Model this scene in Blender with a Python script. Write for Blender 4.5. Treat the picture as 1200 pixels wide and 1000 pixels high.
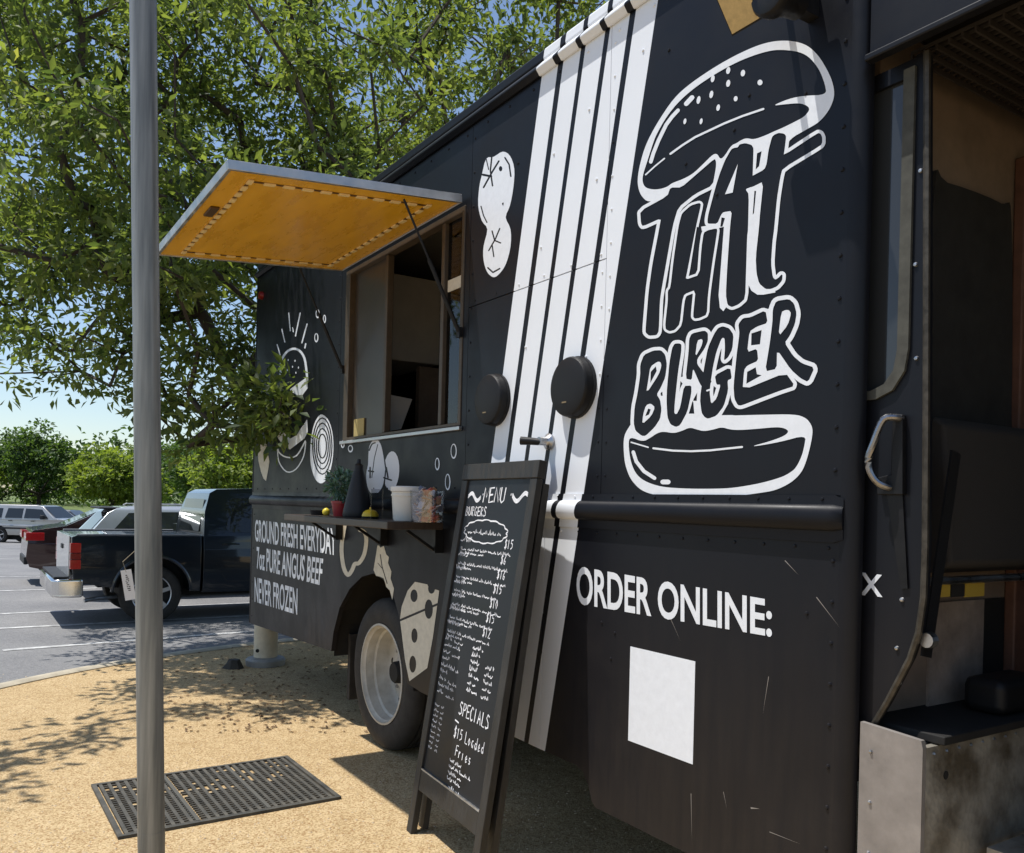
import bpy, bmesh, math, random
import numpy as np
from mathutils import Vector, Matrix
from mathutils.geometry import delaunay_2d_cdt

for o in list(bpy.data.objects):
    bpy.data.objects.remove(o)
S = bpy.context.scene
COL = S.collection
R = math.radians

# ------------------------------------------------------------------ camera
F_PX, V0, ROLL, CAM_H = 1000.0, 591.0, 0.0245, 1.5     # photograph is 1200 x 1000
cam = bpy.data.cameras.new('camera')
cam.sensor_width = 36.0
cam.lens = 36.0 * F_PX / 1200.0
cam.shift_y = (V0 - 500.0) / 1200.0
cam.clip_end = 2000
cam.clip_start = 0.05
cam_o = bpy.data.objects.new('camera', cam)
COL.objects.link(cam_o)
cr, sr = math.cos(ROLL), math.sin(ROLL)
Rv, Uv = Vector((cr, 0, sr)), Vector((-sr, 0, cr))
m = Matrix(((cr, -sr, 0, 0), (0, 0, -1, 0), (sr, cr, 0, CAM_H), (0, 0, 0, 1)))
cam_o.matrix_world = m
S.camera = cam_o

# ------------------------------------------------------------------ sky, sun, exposure
SUN_DIR = Vector((-0.352, 0.0105, 0.936)).normalized()
w = bpy.data.worlds.new('World')
S.world = w
w.use_nodes = True
nt = w.node_tree
nt.nodes.clear()
sky = nt.nodes.new('ShaderNodeTexSky')
sky.sky_type = 'NISHITA'
sky.sun_disc = False
sky.sun_elevation = math.asin(SUN_DIR.z)
sky.sun_rotation = math.atan2(SUN_DIR.x, SUN_DIR.y)
sky.air_density = 1.0
sky.dust_density = 0.6
sky.ozone_density = 1.2
bg = nt.nodes.new('ShaderNodeBackground')
bg.inputs['Strength'].default_value = 0.12
wo = nt.nodes.new('ShaderNodeOutputWorld')
nt.links.new(sky.outputs[0], bg.inputs[0])
nt.links.new(bg.outputs[0], wo.inputs[0])
sun = bpy.data.lights.new('sun', 'SUN')
sun.energy = 4.2
sun.angle = R(0.53)
sun.color = (1.0, 0.965, 0.91)
sun_o = bpy.data.objects.new('sun', sun)
COL.objects.link(sun_o)
sun_o.rotation_euler = SUN_DIR.to_track_quat('Z', 'Y').to_euler()
sun_o.location = (-4, 0, 12)
S.view_settings.view_transform = 'Standard'
S.view_settings.look = 'None'
S.view_settings.exposure = 0.35
S.view_settings.gamma = 1.0

# ------------------------------------------------------------------ pixel -> place helpers
TH = math.atan(0.647)
DV = Vector((math.sin(TH), -math.cos(TH), 0))          # along the truck, to its front
NV = Vector((-math.cos(TH), -math.sin(TH), 0))         # out of the truck's serving side
CO = Vector((0, 0, CAM_H))


def ray(u, v):
    return Rv * ((u - 600) / F_PX) + Uv * ((V0 - v) / F_PX) + Vector((0, 1, 0))


def ground(u, v, z=0.0):
    r = ray(u, v)
    return CO + r * ((z - CAM_H) / r.z)


P0 = ground(447, 888)


def W(u, v, off=0.0):
    """pixel -> (s, h) on the truck's side plane, 'off' metres proud of it"""
    r = ray(u, v)
    q = CO + r * ((P0 + NV * off - CO).dot(NV) / r.dot(NV))
    return ((q - P0).dot(DV), q.z)


def WB(u, v, s0):
    """pixel -> (inward, h) on the cross plane s = s0"""
    r = ray(u, v)
    q = CO + r * ((P0 + DV * s0 - CO).dot(DV) / r.dot(DV))
    return ((q - P0).dot(-NV), q.z)


# ------------------------------------------------------------------ materials
MATS = {}


def new_mat(name):
    mt = bpy.data.materials.new(name)
    mt.use_nodes = True
    n = mt.node_tree.nodes
    return mt, n, mt.node_tree.links, n['Principled BSDF']


def mat(name, col, rough=0.5, metal=0.0, var=0.0, scale=8.0, bump=0.0, bscale=60.0, coat=0.0,
        rvar=0.0, stretch=(1, 1, 1), col2=None, trans=0.0, ior=1.45, alpha=1.0, spec=None):
    if name in MATS:
        return MATS[name]
    mt, n, L, b = new_mat(name)
    b.inputs['Base Color'].default_value = (*col, 1)
    b.inputs['Roughness'].default_value = rough
    b.inputs['Metallic'].default_value = metal
    b.inputs['Coat Weight'].default_value = coat
    b.inputs['Coat Roughness'].default_value = 0.05
    b.inputs['Transmission Weight'].default_value = trans
    b.inputs['IOR'].default_value = ior
    b.inputs['Alpha'].default_value = alpha
    if spec is not None:
        b.inputs['Specular IOR Level'].default_value = spec
    if var > 0 or col2 or bump > 0 or rvar > 0:
        tc = n.new('ShaderNodeTexCoord')
        mp = n.new('ShaderNodeMapping')
        mp.inputs['Scale'].default_value = stretch
        L.new(tc.outputs['Object'], mp.inputs['Vector'])
        nz = n.new('ShaderNodeTexNoise')
        nz.inputs['Scale'].default_value = scale
        nz.inputs['Detail'].default_value = 6
        nz.inputs['Roughness'].default_value = 0.65
        L.new(mp.outputs[0], nz.inputs['Vector'])
        if var > 0 or col2:
            rp = n.new('ShaderNodeValToRGB')
            rp.color_ramp.elements[0].position = 0.3
            rp.color_ramp.elements[1].position = 0.7
            c2 = col2 or tuple(min(1, c * (1 + var)) for c in col)
            c1 = tuple(c * (1 - var) for c in col)
            rp.color_ramp.elements[0].color = (*c1, 1)
            rp.color_ramp.elements[1].color = (*c2, 1)
            L.new(nz.outputs['Fac'], rp.inputs[0])
            L.new(rp.outputs[0], b.inputs['Base Color'])
        if rvar > 0:
            mr = n.new('ShaderNodeMapRange')
            mr.inputs[1].default_value = 0.3
            mr.inputs[2].default_value = 0.7
            mr.inputs[3].default_value = max(0.02, rough - rvar)
            mr.inputs[4].default_value = min(1, rough + rvar)
            L.new(nz.outputs['Fac'], mr.inputs[0])
            L.new(mr.outputs[0], b.inputs['Roughness'])
        if bump > 0:
            n2 = n.new('ShaderNodeTexNoise')
            n2.inputs['Scale'].default_value = bscale
            n2.inputs['Detail'].default_value = 4
            L.new(mp.outputs[0], n2.inputs['Vector'])
            bp = n.new('ShaderNodeBump')
            bp.inputs['Strength'].default_value = bump
            bp.inputs['Distance'].default_value = 0.01
            L.new(n2.outputs['Fac'], bp.inputs['Height'])
            L.new(bp.outputs[0], b.inputs['Normal'])
    MATS[name] = mt
    return mt


STRIPE_SLOPE = 0.205
STRIPE_EDGES = [0.801, 0.919, 0.960, 1.080, 1.113, 1.236, 1.270, 1.386, 1.419, 1.545]


def truck_paint():
    """satin black bodywork with five slanting white stripes, road dust and small dents"""
    mt, n, L, b = new_mat('truck_black_paint_with_stripes')
    tc = n.new('ShaderNodeTexCoord')
    sp = n.new('ShaderNodeSeparateXYZ')
    L.new(tc.outputs['Object'], sp.inputs[0])
    ml = n.new('ShaderNodeMath')
    ml.operation = 'MULTIPLY_ADD'
    ml.inputs[1].default_value = -STRIPE_SLOPE
    L.new(sp.outputs['Z'], ml.inputs[0])
    L.new(sp.outputs['X'], ml.inputs[2])
    mr = n.new('ShaderNodeMapRange')
    mr.inputs[1].default_value = 0.7
    mr.inputs[2].default_value = 1.7
    L.new(ml.outputs[0], mr.inputs[0])
    rp = n.new('ShaderNodeValToRGB')
    rp.color_ramp.interpolation = 'CONSTANT'
    els = rp.color_ramp.elements
    els[0].position = 0
    els[0].color = (0, 0, 0, 1)
    els[1].position = STRIPE_EDGES[0] - 0.7
    els[1].color = (1, 1, 1, 1)
    for i, e in enumerate(STRIPE_EDGES[1:]):
        q = els.new(e - 0.7)
        q.color = (0, 0, 0, 1) if i % 2 == 0 else (1, 1, 1, 1)
    L.new(mr.outputs[0], rp.inputs[0])
    # dust
    nz = n.new('ShaderNodeTexNoise')
    nz.inputs['Scale'].default_value = 2.2
    nz.inputs['Detail'].default_value = 8
    nz.inputs['Roughness'].default_value = 0.7
    L.new(tc.outputs['Object'], nz.inputs['Vector'])
    mp = n.new('ShaderNodeMapping')
    mp.inputs['Scale'].default_value = (14, 14, 1.2)
    L.new(tc.outputs['Object'], mp.inputs[0])
    nz2 = n.new('ShaderNodeTexNoise')
    nz2.inputs['Scale'].default_value = 2.0
    nz2.inputs['Detail'].default_value = 6
    L.new(mp.outputs[0], nz2.inputs['Vector'])
    hz = n.new('ShaderNodeMapRange')           # road dust thrown up from the wheels
    hz.inputs[1].default_value = 0.3
    hz.inputs[2].default_value = 1.4
    hz.inputs[3].default_value = 0.24
    hz.inputs[4].default_value = 0.015
    L.new(sp.outputs['Z'], hz.inputs[0])
    mm = n.new('ShaderNodeMath')
    mm.operation = 'MULTIPLY'
    L.new(nz.outputs['Fac'], mm.inputs[0])
    L.new(hz.outputs[0], mm.inputs[1])
    m2 = n.new('ShaderNodeMath')
    m2.operation = 'MULTIPLY'
    L.new(mm.outputs[0], m2.inputs[0])
    L.new(nz2.outputs['Fac'], m2.inputs[1])
    base = n.new('ShaderNodeMix')
    base.data_type = 'RGBA'
    base.inputs[6].default_value = (0.0070, 0.0080, 0.0115, 1)
    base.inputs[7].default_value = (0.76, 0.785, 0.82, 1)
    L.new(rp.outputs[0], base.inputs[0])
    dm = n.new('ShaderNodeMix')
    dm.data_type = 'RGBA'
    dm.inputs[7].default_value = (0.21, 0.155, 0.10, 1)
    L.new(m2.outputs[0], dm.inputs[0])
    L.new(base.outputs[2], dm.inputs[6])
    L.new(dm.outputs[2], b.inputs['Base Color'])
    rr = n.new('ShaderNodeMapRange')
    rr.inputs[1].default_value = 0.3
    rr.inputs[2].default_value = 0.7
    rr.inputs[3].default_value = 0.30
    rr.inputs[4].default_value = 0.52
    L.new(nz.outputs['Fac'], rr.inputs[0])
    L.new(rr.outputs[0], b.inputs['Roughness'])
    b.inputs['Specular IOR Level'].default_value = 0.20
    n3 = n.new('ShaderNodeTexNoise')
    n3.inputs['Scale'].default_value = 1.6
    n3.inputs['Detail'].default_value = 2
    L.new(tc.outputs['Object'], n3.inputs['Vector'])
    bp = n.new('ShaderNodeBump')
    bp.inputs['Strength'].default_value = 0.25
    bp.inputs['Distance'].default_value = 0.03
    L.new(n3.outputs['Fac'], bp.inputs['Height'])
    n4 = n.new('ShaderNodeTexNoise')
    n4.inputs['Scale'].default_value = 220
    L.new(tc.outputs['Object'], n4.inputs['Vector'])
    bp2 = n.new('ShaderNodeBump')
    bp2.inputs['Strength'].default_value = 0.06
    bp2.inputs['Distance'].default_value = 0.002
    L.new(n4.outputs['Fac'], bp2.inputs['Height'])
    L.new(bp.outputs[0], bp2.inputs['Normal'])
    L.new(bp2.outputs[0], b.inputs['Normal'])
    MATS['paint'] = mt
    return mt


PAINT = truck_paint()
M_VINYL = mat('white_vinyl', (0.74, 0.765, 0.80), 0.42, var=0.05, scale=30)
M_VINYL_OLD = mat('aged_vinyl', (0.62, 0.57, 0.46), 0.55, var=0.12, scale=25)
M_BLACK = mat('black_metal', (0.009, 0.009, 0.010), 0.45, spec=0.3, var=0.3, scale=20, rvar=0.12)
M_BLACKP = mat('black_plastic', (0.010, 0.010, 0.011), 0.5, spec=0.3, bump=0.08, bscale=300)
M_RUBBER = mat('tyre_rubber', (0.028, 0.025, 0.022), 0.8, var=0.35, scale=14, bump=0.15, bscale=90)
M_GASKET = mat('weathered_gasket', (0.06, 0.06, 0.05), 0.85, var=0.3, scale=25)
M_ALU = mat('aluminium', (0.55, 0.55, 0.55), 0.42, 1.0, var=0.15, scale=14, rvar=0.15)
M_ALUD = mat('dull_aluminium_sheet', (0.40, 0.385, 0.35), 0.55, 0.35, var=0.25, scale=7, rvar=0.15, bump=0.12, bscale=35)
M_STEEL = mat('steel', (0.45, 0.45, 0.46), 0.35, 1.0, var=0.2, scale=20, rvar=0.12)
M_DARK = mat('underbody', (0.012, 0.011, 0.010), 0.8, var=0.4, scale=6)
M_RIM = mat('white_steel_wheel', (0.46, 0.42, 0.34), 0.55, var=0.2, scale=7, col2=(0.60, 0.57, 0.50), rvar=0.1)
M_ORANGE = mat('amber_varnished_board', (0.72, 0.37, 0.018), 0.30, var=0.08, scale=3, stretch=(1, 4, 1), rvar=0.1, col2=(0.80, 0.44, 0.028))
M_BROWN = mat('brown_window_frame', (0.075, 0.056, 0.038), 0.45, 0.2, var=0.2, scale=20)
M_TAN = mat('brown_cab_lining', (0.20, 0.152, 0.115), 0.75, var=0.2, scale=6)
M_GLASS_T = mat('tinted_glass', (0.03, 0.032, 0.033), 0.04, spec=0.7)
M_GREY = mat('grey_panel', (0.30, 0.29, 0.27), 0.5, var=0.1, scale=5)
M_CREAM = mat('cream_paint', (0.58, 0.50, 0.36), 0.6, var=0.15, scale=9)


def glass_pane():
    mt, n, L, b = new_mat('clear_pane')
    tr = n.new('ShaderNodeBsdfTransparent')
    tr.inputs[0].default_value = (0.62, 0.58, 0.52, 1)
    gl = n.new('ShaderNodeBsdfGlossy')
    gl.inputs['Roughness'].default_value = 0.03
    fr = n.new('ShaderNodeFresnel')
    fr.inputs[0].default_value = 1.5
    mx = n.new('ShaderNodeMixShader')
    L.new(fr.outputs[0], mx.inputs[0])
    L.new(tr.outputs[0], mx.inputs[1])
    L.new(gl.outputs[0], mx.inputs[2])
    L.new(mx.outputs[0], n['Material Output'].inputs[0])
    return mt


M_PANE = glass_pane()


def car_paint(name, col, metal=0.3, rough=0.35):
    return mat(name, col, rough, metal, var=0.06, scale=3, coat=1.0)


def leaf_mat(name, c_dark, c_light, transl=0.45, hue=None):
    mt, n, L, b = new_mat(name)
    at = n.new('ShaderNodeAttribute')
    at.attribute_name = 'tint'
    rp = n.new('ShaderNodeValToRGB')
    rp.color_ramp.elements[0].color = (*c_dark, 1)
    rp.color_ramp.elements[1].color = (*c_light, 1)
    if hue:
        e = rp.color_ramp.elements.new(0.93)
        e.color = (*c_light, 1)
        rp.color_ramp.elements[-1].color = (*hue, 1)
    L.new(at.outputs['Fac'], rp.inputs[0])
    b.inputs['Roughness'].default_value = 0.55
    b.inputs['Specular IOR Level'].default_value = 0.3
    L.new(rp.outputs[0], b.inputs['Base Color'])
    ts = n.new('ShaderNodeBsdfTranslucent')
    br = n.new('ShaderNodeMix')
    br.data_type = 'RGBA'
    br.blend_type = 'MULTIPLY'
    br.inputs[0].default_value = 1.0
    br.inputs[7].default_value = (1.9, 2.0, 0.8, 1)
    L.new(rp.outputs[0], br.inputs[6])
    L.new(br.outputs[2], ts.inputs[0])
    mx = n.new('ShaderNodeMixShader')
    mx.inputs[0].default_value = transl
    L.new(b.outputs[0], mx.inputs[1])
    L.new(ts.outputs[0], mx.inputs[2])
    L.new(mx.outputs[0], n['Material Output'].inputs[0])
    return mt


# ------------------------------------------------------------------ mesh helpers
class MB:
    def __init__(self):
        self.v, self.f = [], []

    def add(self, vs, fs):
        k = len(self.v)
        self.v += [tuple(p) for p in vs]
        self.f += [tuple(i + k for i in f) for f in fs]
        return self

    def box(self, x0, x1, y0, y1, z0, z1):
        return self.add([(x0, y0, z0), (x1, y0, z0), (x1, y1, z0), (x0, y1, z0),
                         (x0, y0, z1), (x1, y0, z1), (x1, y1, z1), (x0, y1, z1)],
                        [(3, 2, 1, 0), (4, 5, 6, 7), (0, 1, 5, 4), (1, 2, 6, 5), (2, 3, 7, 6), (3, 0, 4, 7)])

    def bar(self, a, b, wx, wy, up=(0, 0, 1)):
        a, b = Vector(a), Vector(b)
        d = (b - a).normalized()
        up = Vector(up)
        if abs(d.dot(up)) > 0.98:
            up = Vector((1, 0, 0))
        x = d.cross(up).normalized()
        y = x.cross(d).normalized()
        vs = []
        for p in (a, b):
            for sx, sy in ((-1, -1), (1, -1), (1, 1), (-1, 1)):
                vs.append(p + x * sx * wx / 2 + y * sy * wy / 2)
        return self.add(vs, [(0, 1, 2, 3), (7, 6, 5, 4), (0, 4, 5, 1), (1, 5, 6, 2), (2, 6, 7, 3), (3, 7, 4, 0)])

    def tube(self, pts, rad, n=8, caps=True):
        pts = [Vector(p) for p in pts]
        if not isinstance(rad, (list, tuple)):
            rad = [rad] * len(pts)
        vs, fs = [], []
        ref = None
        for i, p in enumerate(pts):
            d = (pts[min(i + 1, len(pts) - 1)] - pts[max(i - 1, 0)]).normalized()
            if ref is None:
                ref = Vector((0, 0, 1)) if abs(d.z) < 0.9 else Vector((1, 0, 0))
            x = d.cross(ref).normalized()
            y = d.cross(x).normalized()
            for k in range(n):
                a = 2 * math.pi * k / n
                vs.append(p + (x * math.cos(a) + y * math.sin(a)) * rad[i])
        for i in range(len(pts) - 1):
            for k in range(n):
                k2 = (k + 1) % n
                fs.append((i * n + k, i * n + k2, (i + 1) * n + k2, (i + 1) * n + k))
        if caps:
            fs.append(tuple(range(n - 1, -1, -1)))
            fs.append(tuple((len(pts) - 1) * n + k for k in range(n)))
        return self.add(vs, fs)

    def lathe(self, prof, c=(0, 0, 0), axis='Z', n=32, closed=False, caps=True):
        """prof: (radius, along)"""
        vs, fs = [], []
        for r, h in prof:
            for k in range(n):
                a = 2 * math.pi * k / n
                if axis == 'Z':
                    vs.append((c[0] + r * math.cos(a), c[1] + r * math.sin(a), c[2] + h))
                else:
                    vs.append((c[0] + r * math.cos(a), c[1] + h, c[2] + r * math.sin(a)))
        m_ = len(prof)
        for i in range(m_ - 1 + (1 if closed else 0)):
            j = (i + 1) % m_
            for k in range(n):
                k2 = (k + 1) % n
                fs.append((i * n + k, i * n + k2, j * n + k2, j * n + k))
        if not closed and caps:
            if prof[0][0] > 1e-6:
                fs.append(tuple(range(n - 1, -1, -1)))
            if prof[-1][0] > 1e-6:
                fs.append(tuple((m_ - 1) * n + k for k in range(n)))
        return self.add(vs, fs)

    def build(self, name, mt, parent=None, smooth=False, bevel=0.0, angle=35, segs=2):
        me = bpy.data.meshes.new(name)
        me.from_pydata(self.v, [], self.f)
        bm = bmesh.new()
        bm.from_mesh(me)
        bmesh.ops.remove_doubles(bm, verts=bm.verts, dist=1e-5)
        bmesh.ops.recalc_face_normals(bm, faces=bm.faces)
        bm.to_mesh(me)
        bm.free()
        me.materials.append(mt)
        o = bpy.data.objects.new(name, me)
        COL.objects.link(o)
        if parent:
            o.parent = parent
        if smooth:
            me.shade_smooth()
            me.set_sharp_from_angle(angle=R(angle))
        if bevel > 0:
            md = o.modifiers.new('bevel', 'BEVEL')
            md.width = bevel
            md.segments = segs
            md.limit_method = 'ANGLE'
            md.angle_limit = R(35)
            md.harden_normals = True
            me.shade_smooth()
        return o


def link_mesh(name, me, mt, parent=None):
    if mt and not me.materials:
        me.materials.append(mt)
    o = bpy.data.objects.new(name, me)
    COL.objects.link(o)
    if parent:
        o.parent = parent
    return o


def empty(name, loc, rz=0.0, parent=None):
    o = bpy.data.objects.new(name, None)
    o.empty_display_size = 0.2
    COL.objects.link(o)
    o.location = loc
    o.rotation_euler = (0, 0, rz)
    if parent:
        o.parent = parent
    return o


def tag(o, label=None, cat=None, group=None, kind=None):
    if label:
        o['label'] = label
    if cat:
        o['category'] = cat
    if group:
        o['group'] = group
    if kind:
        o['kind'] = kind
    return o


def ccw(p):
    a = sum(p[i][0] * p[(i + 1) % len(p)][1] - p[(i + 1) % len(p)][0] * p[i][1] for i in range(len(p)))
    return list(p) if a > 0 else list(p)[::-1]


def cdt(polys):
    """polys: list of (points2d, keep). Later polygons lie on top. Returns verts, kept triangles."""
    vs, fs = [], []
    for p, _ in polys:
        q = ccw(p)
        k = len(vs)
        vs += [Vector((a, b)) for a, b in q]
        fs.append(list(range(k, k + len(q))))
    vo, eo, fo, ov, oe, of = delaunay_2d_cdt(vs, [], fs, 1, 1e-6)
    keep = [f for f, o in zip(fo, of) if o and polys[max(o)][1]]
    return [(v.x, v.y) for v in vo], keep


def solid(polys, mapf, mapb):
    """a plate from 2D polygons: front points by mapf(a, b), back points by mapb(a, b)"""
    vs, fs = cdt(polys)
    mb = MB()
    n = len(vs)
    V = [mapf(a, b) for a, b in vs] + [mapb(a, b) for a, b in vs]
    Fs = [tuple(f) for f in fs] + [tuple(i + n for i in reversed(f)) for f in fs]
    cnt = {}
    for f in fs:
        for i in range(len(f)):
            a, b = f[i], f[(i + 1) % len(f)]
            cnt[(a, b)] = 1
    for (a, b) in list(cnt):
        if (b, a) not in cnt:
            Fs.append((b, a, a + n, b + n))
    mb.add(V, Fs)
    used = sorted({i for f in mb.f for i in f})
    ix = {o: k for k, o in enumerate(used)}
    mb.v = [mb.v[i] for i in used]
    mb.f = [tuple(ix[i] for i in f) for f in mb.f]
    return mb


def plate(polys, y0, y1):
    return solid(polys, lambda a, b: (a, y0, b), lambda a, b: (a, y1, b))


def flat(polys, y):
    vs, fs = cdt(polys)
    mb = MB()
    mb.add([(a, y, b) for a, b in vs], fs)
    used = sorted({i for f in mb.f for i in f})
    ix = {o: k for k, o in enumerate(used)}
    mb.v = [mb.v[i] for i in used]
    mb.f = [tuple(ix[i] for i in f) for f in mb.f]
    return mb


def capsule(a, b, r0, r1=None, n=5):
    r1 = r0 if r1 is None else r1
    ang = math.atan2(b[1] - a[1], b[0] - a[0])
    out = []
    for k in range(n):
        t = ang - math.pi / 2 + math.pi * k / (n - 1)
        out.append((b[0] + r1 * math.cos(t), b[1] + r1 * math.sin(t)))
    for k in range(n):
        t = ang + math.pi / 2 + math.pi * k / (n - 1)
        out.append((a[0] + r0 * math.cos(t), a[1] + r0 * math.sin(t)))
    return out


def stroke(pts, w_, n=5):
    return [capsule(pts[i], pts[i + 1], w_ / 2, n=n) for i in range(len(pts) - 1)]


def spline(pts, k=4, closed=True):
    out = []
    n = len(pts)
    rng = range(n) if closed else range(n - 1)
    for i in rng:
        if closed:
            p0, p1, p2, p3 = pts[i - 1], pts[i], pts[(i + 1) % n], pts[(i + 2) % n]
        else:
            p0, p1, p2, p3 = pts[max(i - 1, 0)], pts[i], pts[i + 1], pts[min(i + 2, n - 1)]
        for j in range(k):
            t = j / k
            out.append(tuple(0.5 * ((2 * p1[c]) + (-p0[c] + p2[c]) * t + (2 * p0[c] - 5 * p1[c] + 4 * p2[c] - p3[c]) * t * t
                                    + (-p0[c] + 3 * p1[c] - 3 * p2[c] + p3[c]) * t ** 3) for c in (0, 1)))
    if not closed:
        out.append(pts[-1])
    return out


def ell(cx, cy, rx, ry, n=16, tilt=0.0):
    c, s = math.cos(tilt), math.sin(tilt)
    return [(cx + rx * math.cos(t) * c - ry * math.sin(t) * s, cy + rx * math.cos(t) * s + ry * math.sin(t) * c)
            for t in [2 * math.pi * i / n for i in range(n)]]


def text_mesh(body, bold=0.0):
    cu = bpy.data.curves.new('text', 'FONT')
    cu.body = body
    cu.offset = bold
    cu.resolution_u = 5
    cu.space_character = 0.96 + bold * 1.5
    o = bpy.data.objects.new('text', cu)
    COL.objects.link(o)
    dg = bpy.context.evaluated_depsgraph_get()
    me = bpy.data.meshes.new_from_object(o.evaluated_get(dg))
    vs = [tuple(v.co) for v in me.vertices]
    fs = [tuple(p.vertices) for p in me.polygons]
    bpy.data.objects.remove(o)
    bpy.data.curves.remove(cu)
    bpy.data.meshes.remove(me)
    x0, x1 = min(v[0] for v in vs), max(v[0] for v in vs)
    y0, y1 = min(v[1] for v in vs), max(v[1] for v in vs)
    return [((v[0] - x0) / (x1 - x0), (v[1] - y0) / (y1 - y0)) for v in vs], fs


def text_quad(body, quad, mapper, y, bold=0.0):
    """quad: TL, TR, BR, BL pixels"""
    q = [mapper(*p) for p in quad]
    vs, fs = text_mesh(body, bold)
    out = []
    tri = []
    for f in fs:
        for i in range(1, len(f) - 1):
            a, b, c = vs[f[0]], vs[f[i]], vs[f[i + 1]]
            if abs((b[0] - a[0]) * (c[1] - a[1]) - (c[0] - a[0]) * (b[1] - a[1])) > 1e-7:
                tri.append(([a, b, c], True))
    vs, fs = cdt(tri)                       # one clean sheet without overlaps
    for a, b in vs:
        p = [(q[3][i] * (1 - a) + q[2][i] * a) * (1 - b) + (q[0][i] * (1 - a) + q[1][i] * a) * b for i in (0, 1)]
        out.append((p[0], y, p[1]))
    return MB().add(out, fs)


def chaikin(p, r=0.22, it=1):
    for _ in range(it):
        q = []
        for i in range(len(p)):
            a, b = p[i], p[(i + 1) % len(p)]
            q += [(a[0] + (b[0] - a[0]) * r, a[1] + (b[1] - a[1]) * r), (a[0] + (b[0] - a[0]) * (1 - r), a[1] + (b[1] - a[1]) * (1 - r))]
        p = q
    return p


rnd = random.Random(7)
# ================================================================== SETTING
def ground_mat():
    mt, n, L, b = new_mat('decomposed_granite')
    tc = n.new('ShaderNodeTexCoord')

    def noise(sc, det=6, ro=0.6):
        x = n.new('ShaderNodeTexNoise')
        x.inputs['Scale'].default_value = sc
        x.inputs['Detail'].default_value = det
        x.inputs['Roughness'].default_value = ro
        L.new(tc.outputs['Object'], x.inputs['Vector'])
        return x
    big, mid, fine = noise(0.9), noise(9), noise(130, 4, 0.7)
    r1 = n.new('ShaderNodeValToRGB')
    r1.color_ramp.elements[0].position = 0.3
    r1.color_ramp.elements[0].color = (0.47, 0.345, 0.19, 1)
    r1.color_ramp.elements[1].position = 0.72
    r1.color_ramp.elements[1].color = (0.64, 0.505, 0.31, 1)
    ad = n.new('ShaderNodeMath')
    ad.operation = 'ADD'
    L.new(big.outputs[0], ad.inputs[0])
    L.new(mid.outputs[0], ad.inputs[1])
    hf = n.new('ShaderNodeMath')
    hf.operation = 'MULTIPLY'
    hf.inputs[1].default_value = 0.5
    L.new(ad.outputs[0], hf.inputs[0])
    L.new(hf.outputs[0], r1.inputs[0])
    vo = n.new('ShaderNodeTexVoronoi')
    vo.inputs['Scale'].default_value = 130
    L.new(tc.outputs['Object'], vo.inputs['Vector'])
    gr = n.new('ShaderNodeValToRGB')          # grains of different stone
    gr.color_ramp.interpolation = 'CONSTANT'
    gr.color_ramp.elements[0].color = (0.62, 0.54, 0.42, 1)
    gr.color_ramp.elements[1].position = 0.86
    gr.color_ramp.elements[1].color = (0.52, 0.38, 0.26, 1)
    for p, c in ((0.2, (0.98, 0.95, 0.9)), (0.45, (0.85, 0.8, 0.72)), (0.7, (1.1, 1.08, 1.02))):
        e = gr.color_ramp.elements.new(p)
        e.color = (*c, 1)
    sp = n.new('ShaderNodeSeparateColor')
    L.new(vo.outputs['Color'], sp.inputs[0])
    L.new(sp.outputs[0], gr.inputs[0])
    mx = n.new('ShaderNodeMix')
    mx.data_type = 'RGBA'
    mx.blend_type = 'MULTIPLY'
    mx.inputs[0].default_value = 0.8
    L.new(r1.outputs[0], mx.inputs[6])
    L.new(gr.outputs[0], mx.inputs[7])
    L.new(mx.outputs[2], b.inputs['Base Color'])
    b.inputs['Roughness'].default_value = 0.95
    b.inputs['Specular IOR Level'].default_value = 0.15
    bp = n.new('ShaderNodeBump')
    bp.inputs['Strength'].default_value = 0.8
    bp.inputs['Distance'].default_value = 0.008
    L.new(fine.outputs[0], bp.inputs['Height'])
    bp2 = n.new('ShaderNodeBump')
    bp2.inputs['Strength'].default_value = 0.5
    bp2.inputs['Distance'].default_value = 0.03
    L.new(mid.outputs[0], bp2.inputs['Height'])
    L.new(bp2.outputs[0], bp.inputs['Normal'])
    L.new(bp.outputs[0], b.inputs['Normal'])
    return mt


def asphalt_mat():
    mt, n, L, b = new_mat('worn_asphalt')
    tc = n.new('ShaderNodeTexCoord')
    a = n.new('ShaderNodeTexNoise')
    a.inputs['Scale'].default_value = 0.6
    a.inputs['Detail'].default_value = 8
    L.new(tc.outputs['Object'], a.inputs['Vector'])
    c = n.new('ShaderNodeTexVoronoi')
    c.inputs['Scale'].default_value = 60
    L.new(tc.outputs['Object'], c.inputs['Vector'])
    sp = n.new('ShaderNodeSeparateColor')
    L.new(c.outputs['Color'], sp.inputs[0])
    ad = n.new('ShaderNodeMath')
    ad.operation = 'MULTIPLY_ADD'
    ad.inputs[1].default_value = 0.35
    L.new(sp.outputs[0], ad.inputs[0])
    L.new(a.outputs['Fac'], ad.inputs[2])
    rp = n.new('ShaderNodeValToRGB')
    rp.color_ramp.elements[0].position = 0.35
    rp.color_ramp.elements[0].color = (0.13, 0.13, 0.135, 1)
    rp.color_ramp.elements[1].position = 0.95
    rp.color_ramp.elements[1].color = (0.25, 0.245, 0.24, 1)
    L.new(ad.outputs[0], rp.inputs[0])
    L.new(rp.outputs[0], b.inputs['Base Color'])
    b.inputs['Roughness'].default_value = 0.9
    bp = n.new('ShaderNodeBump')
    bp.inputs['Strength'].default_value = 0.5
    bp.inputs['Distance'].default_value = 0.01
    L.new(c.outputs['Distance'], bp.inputs['Height'])
    L.new(bp.outputs[0], b.inputs['Normal'])
    return mt


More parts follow.
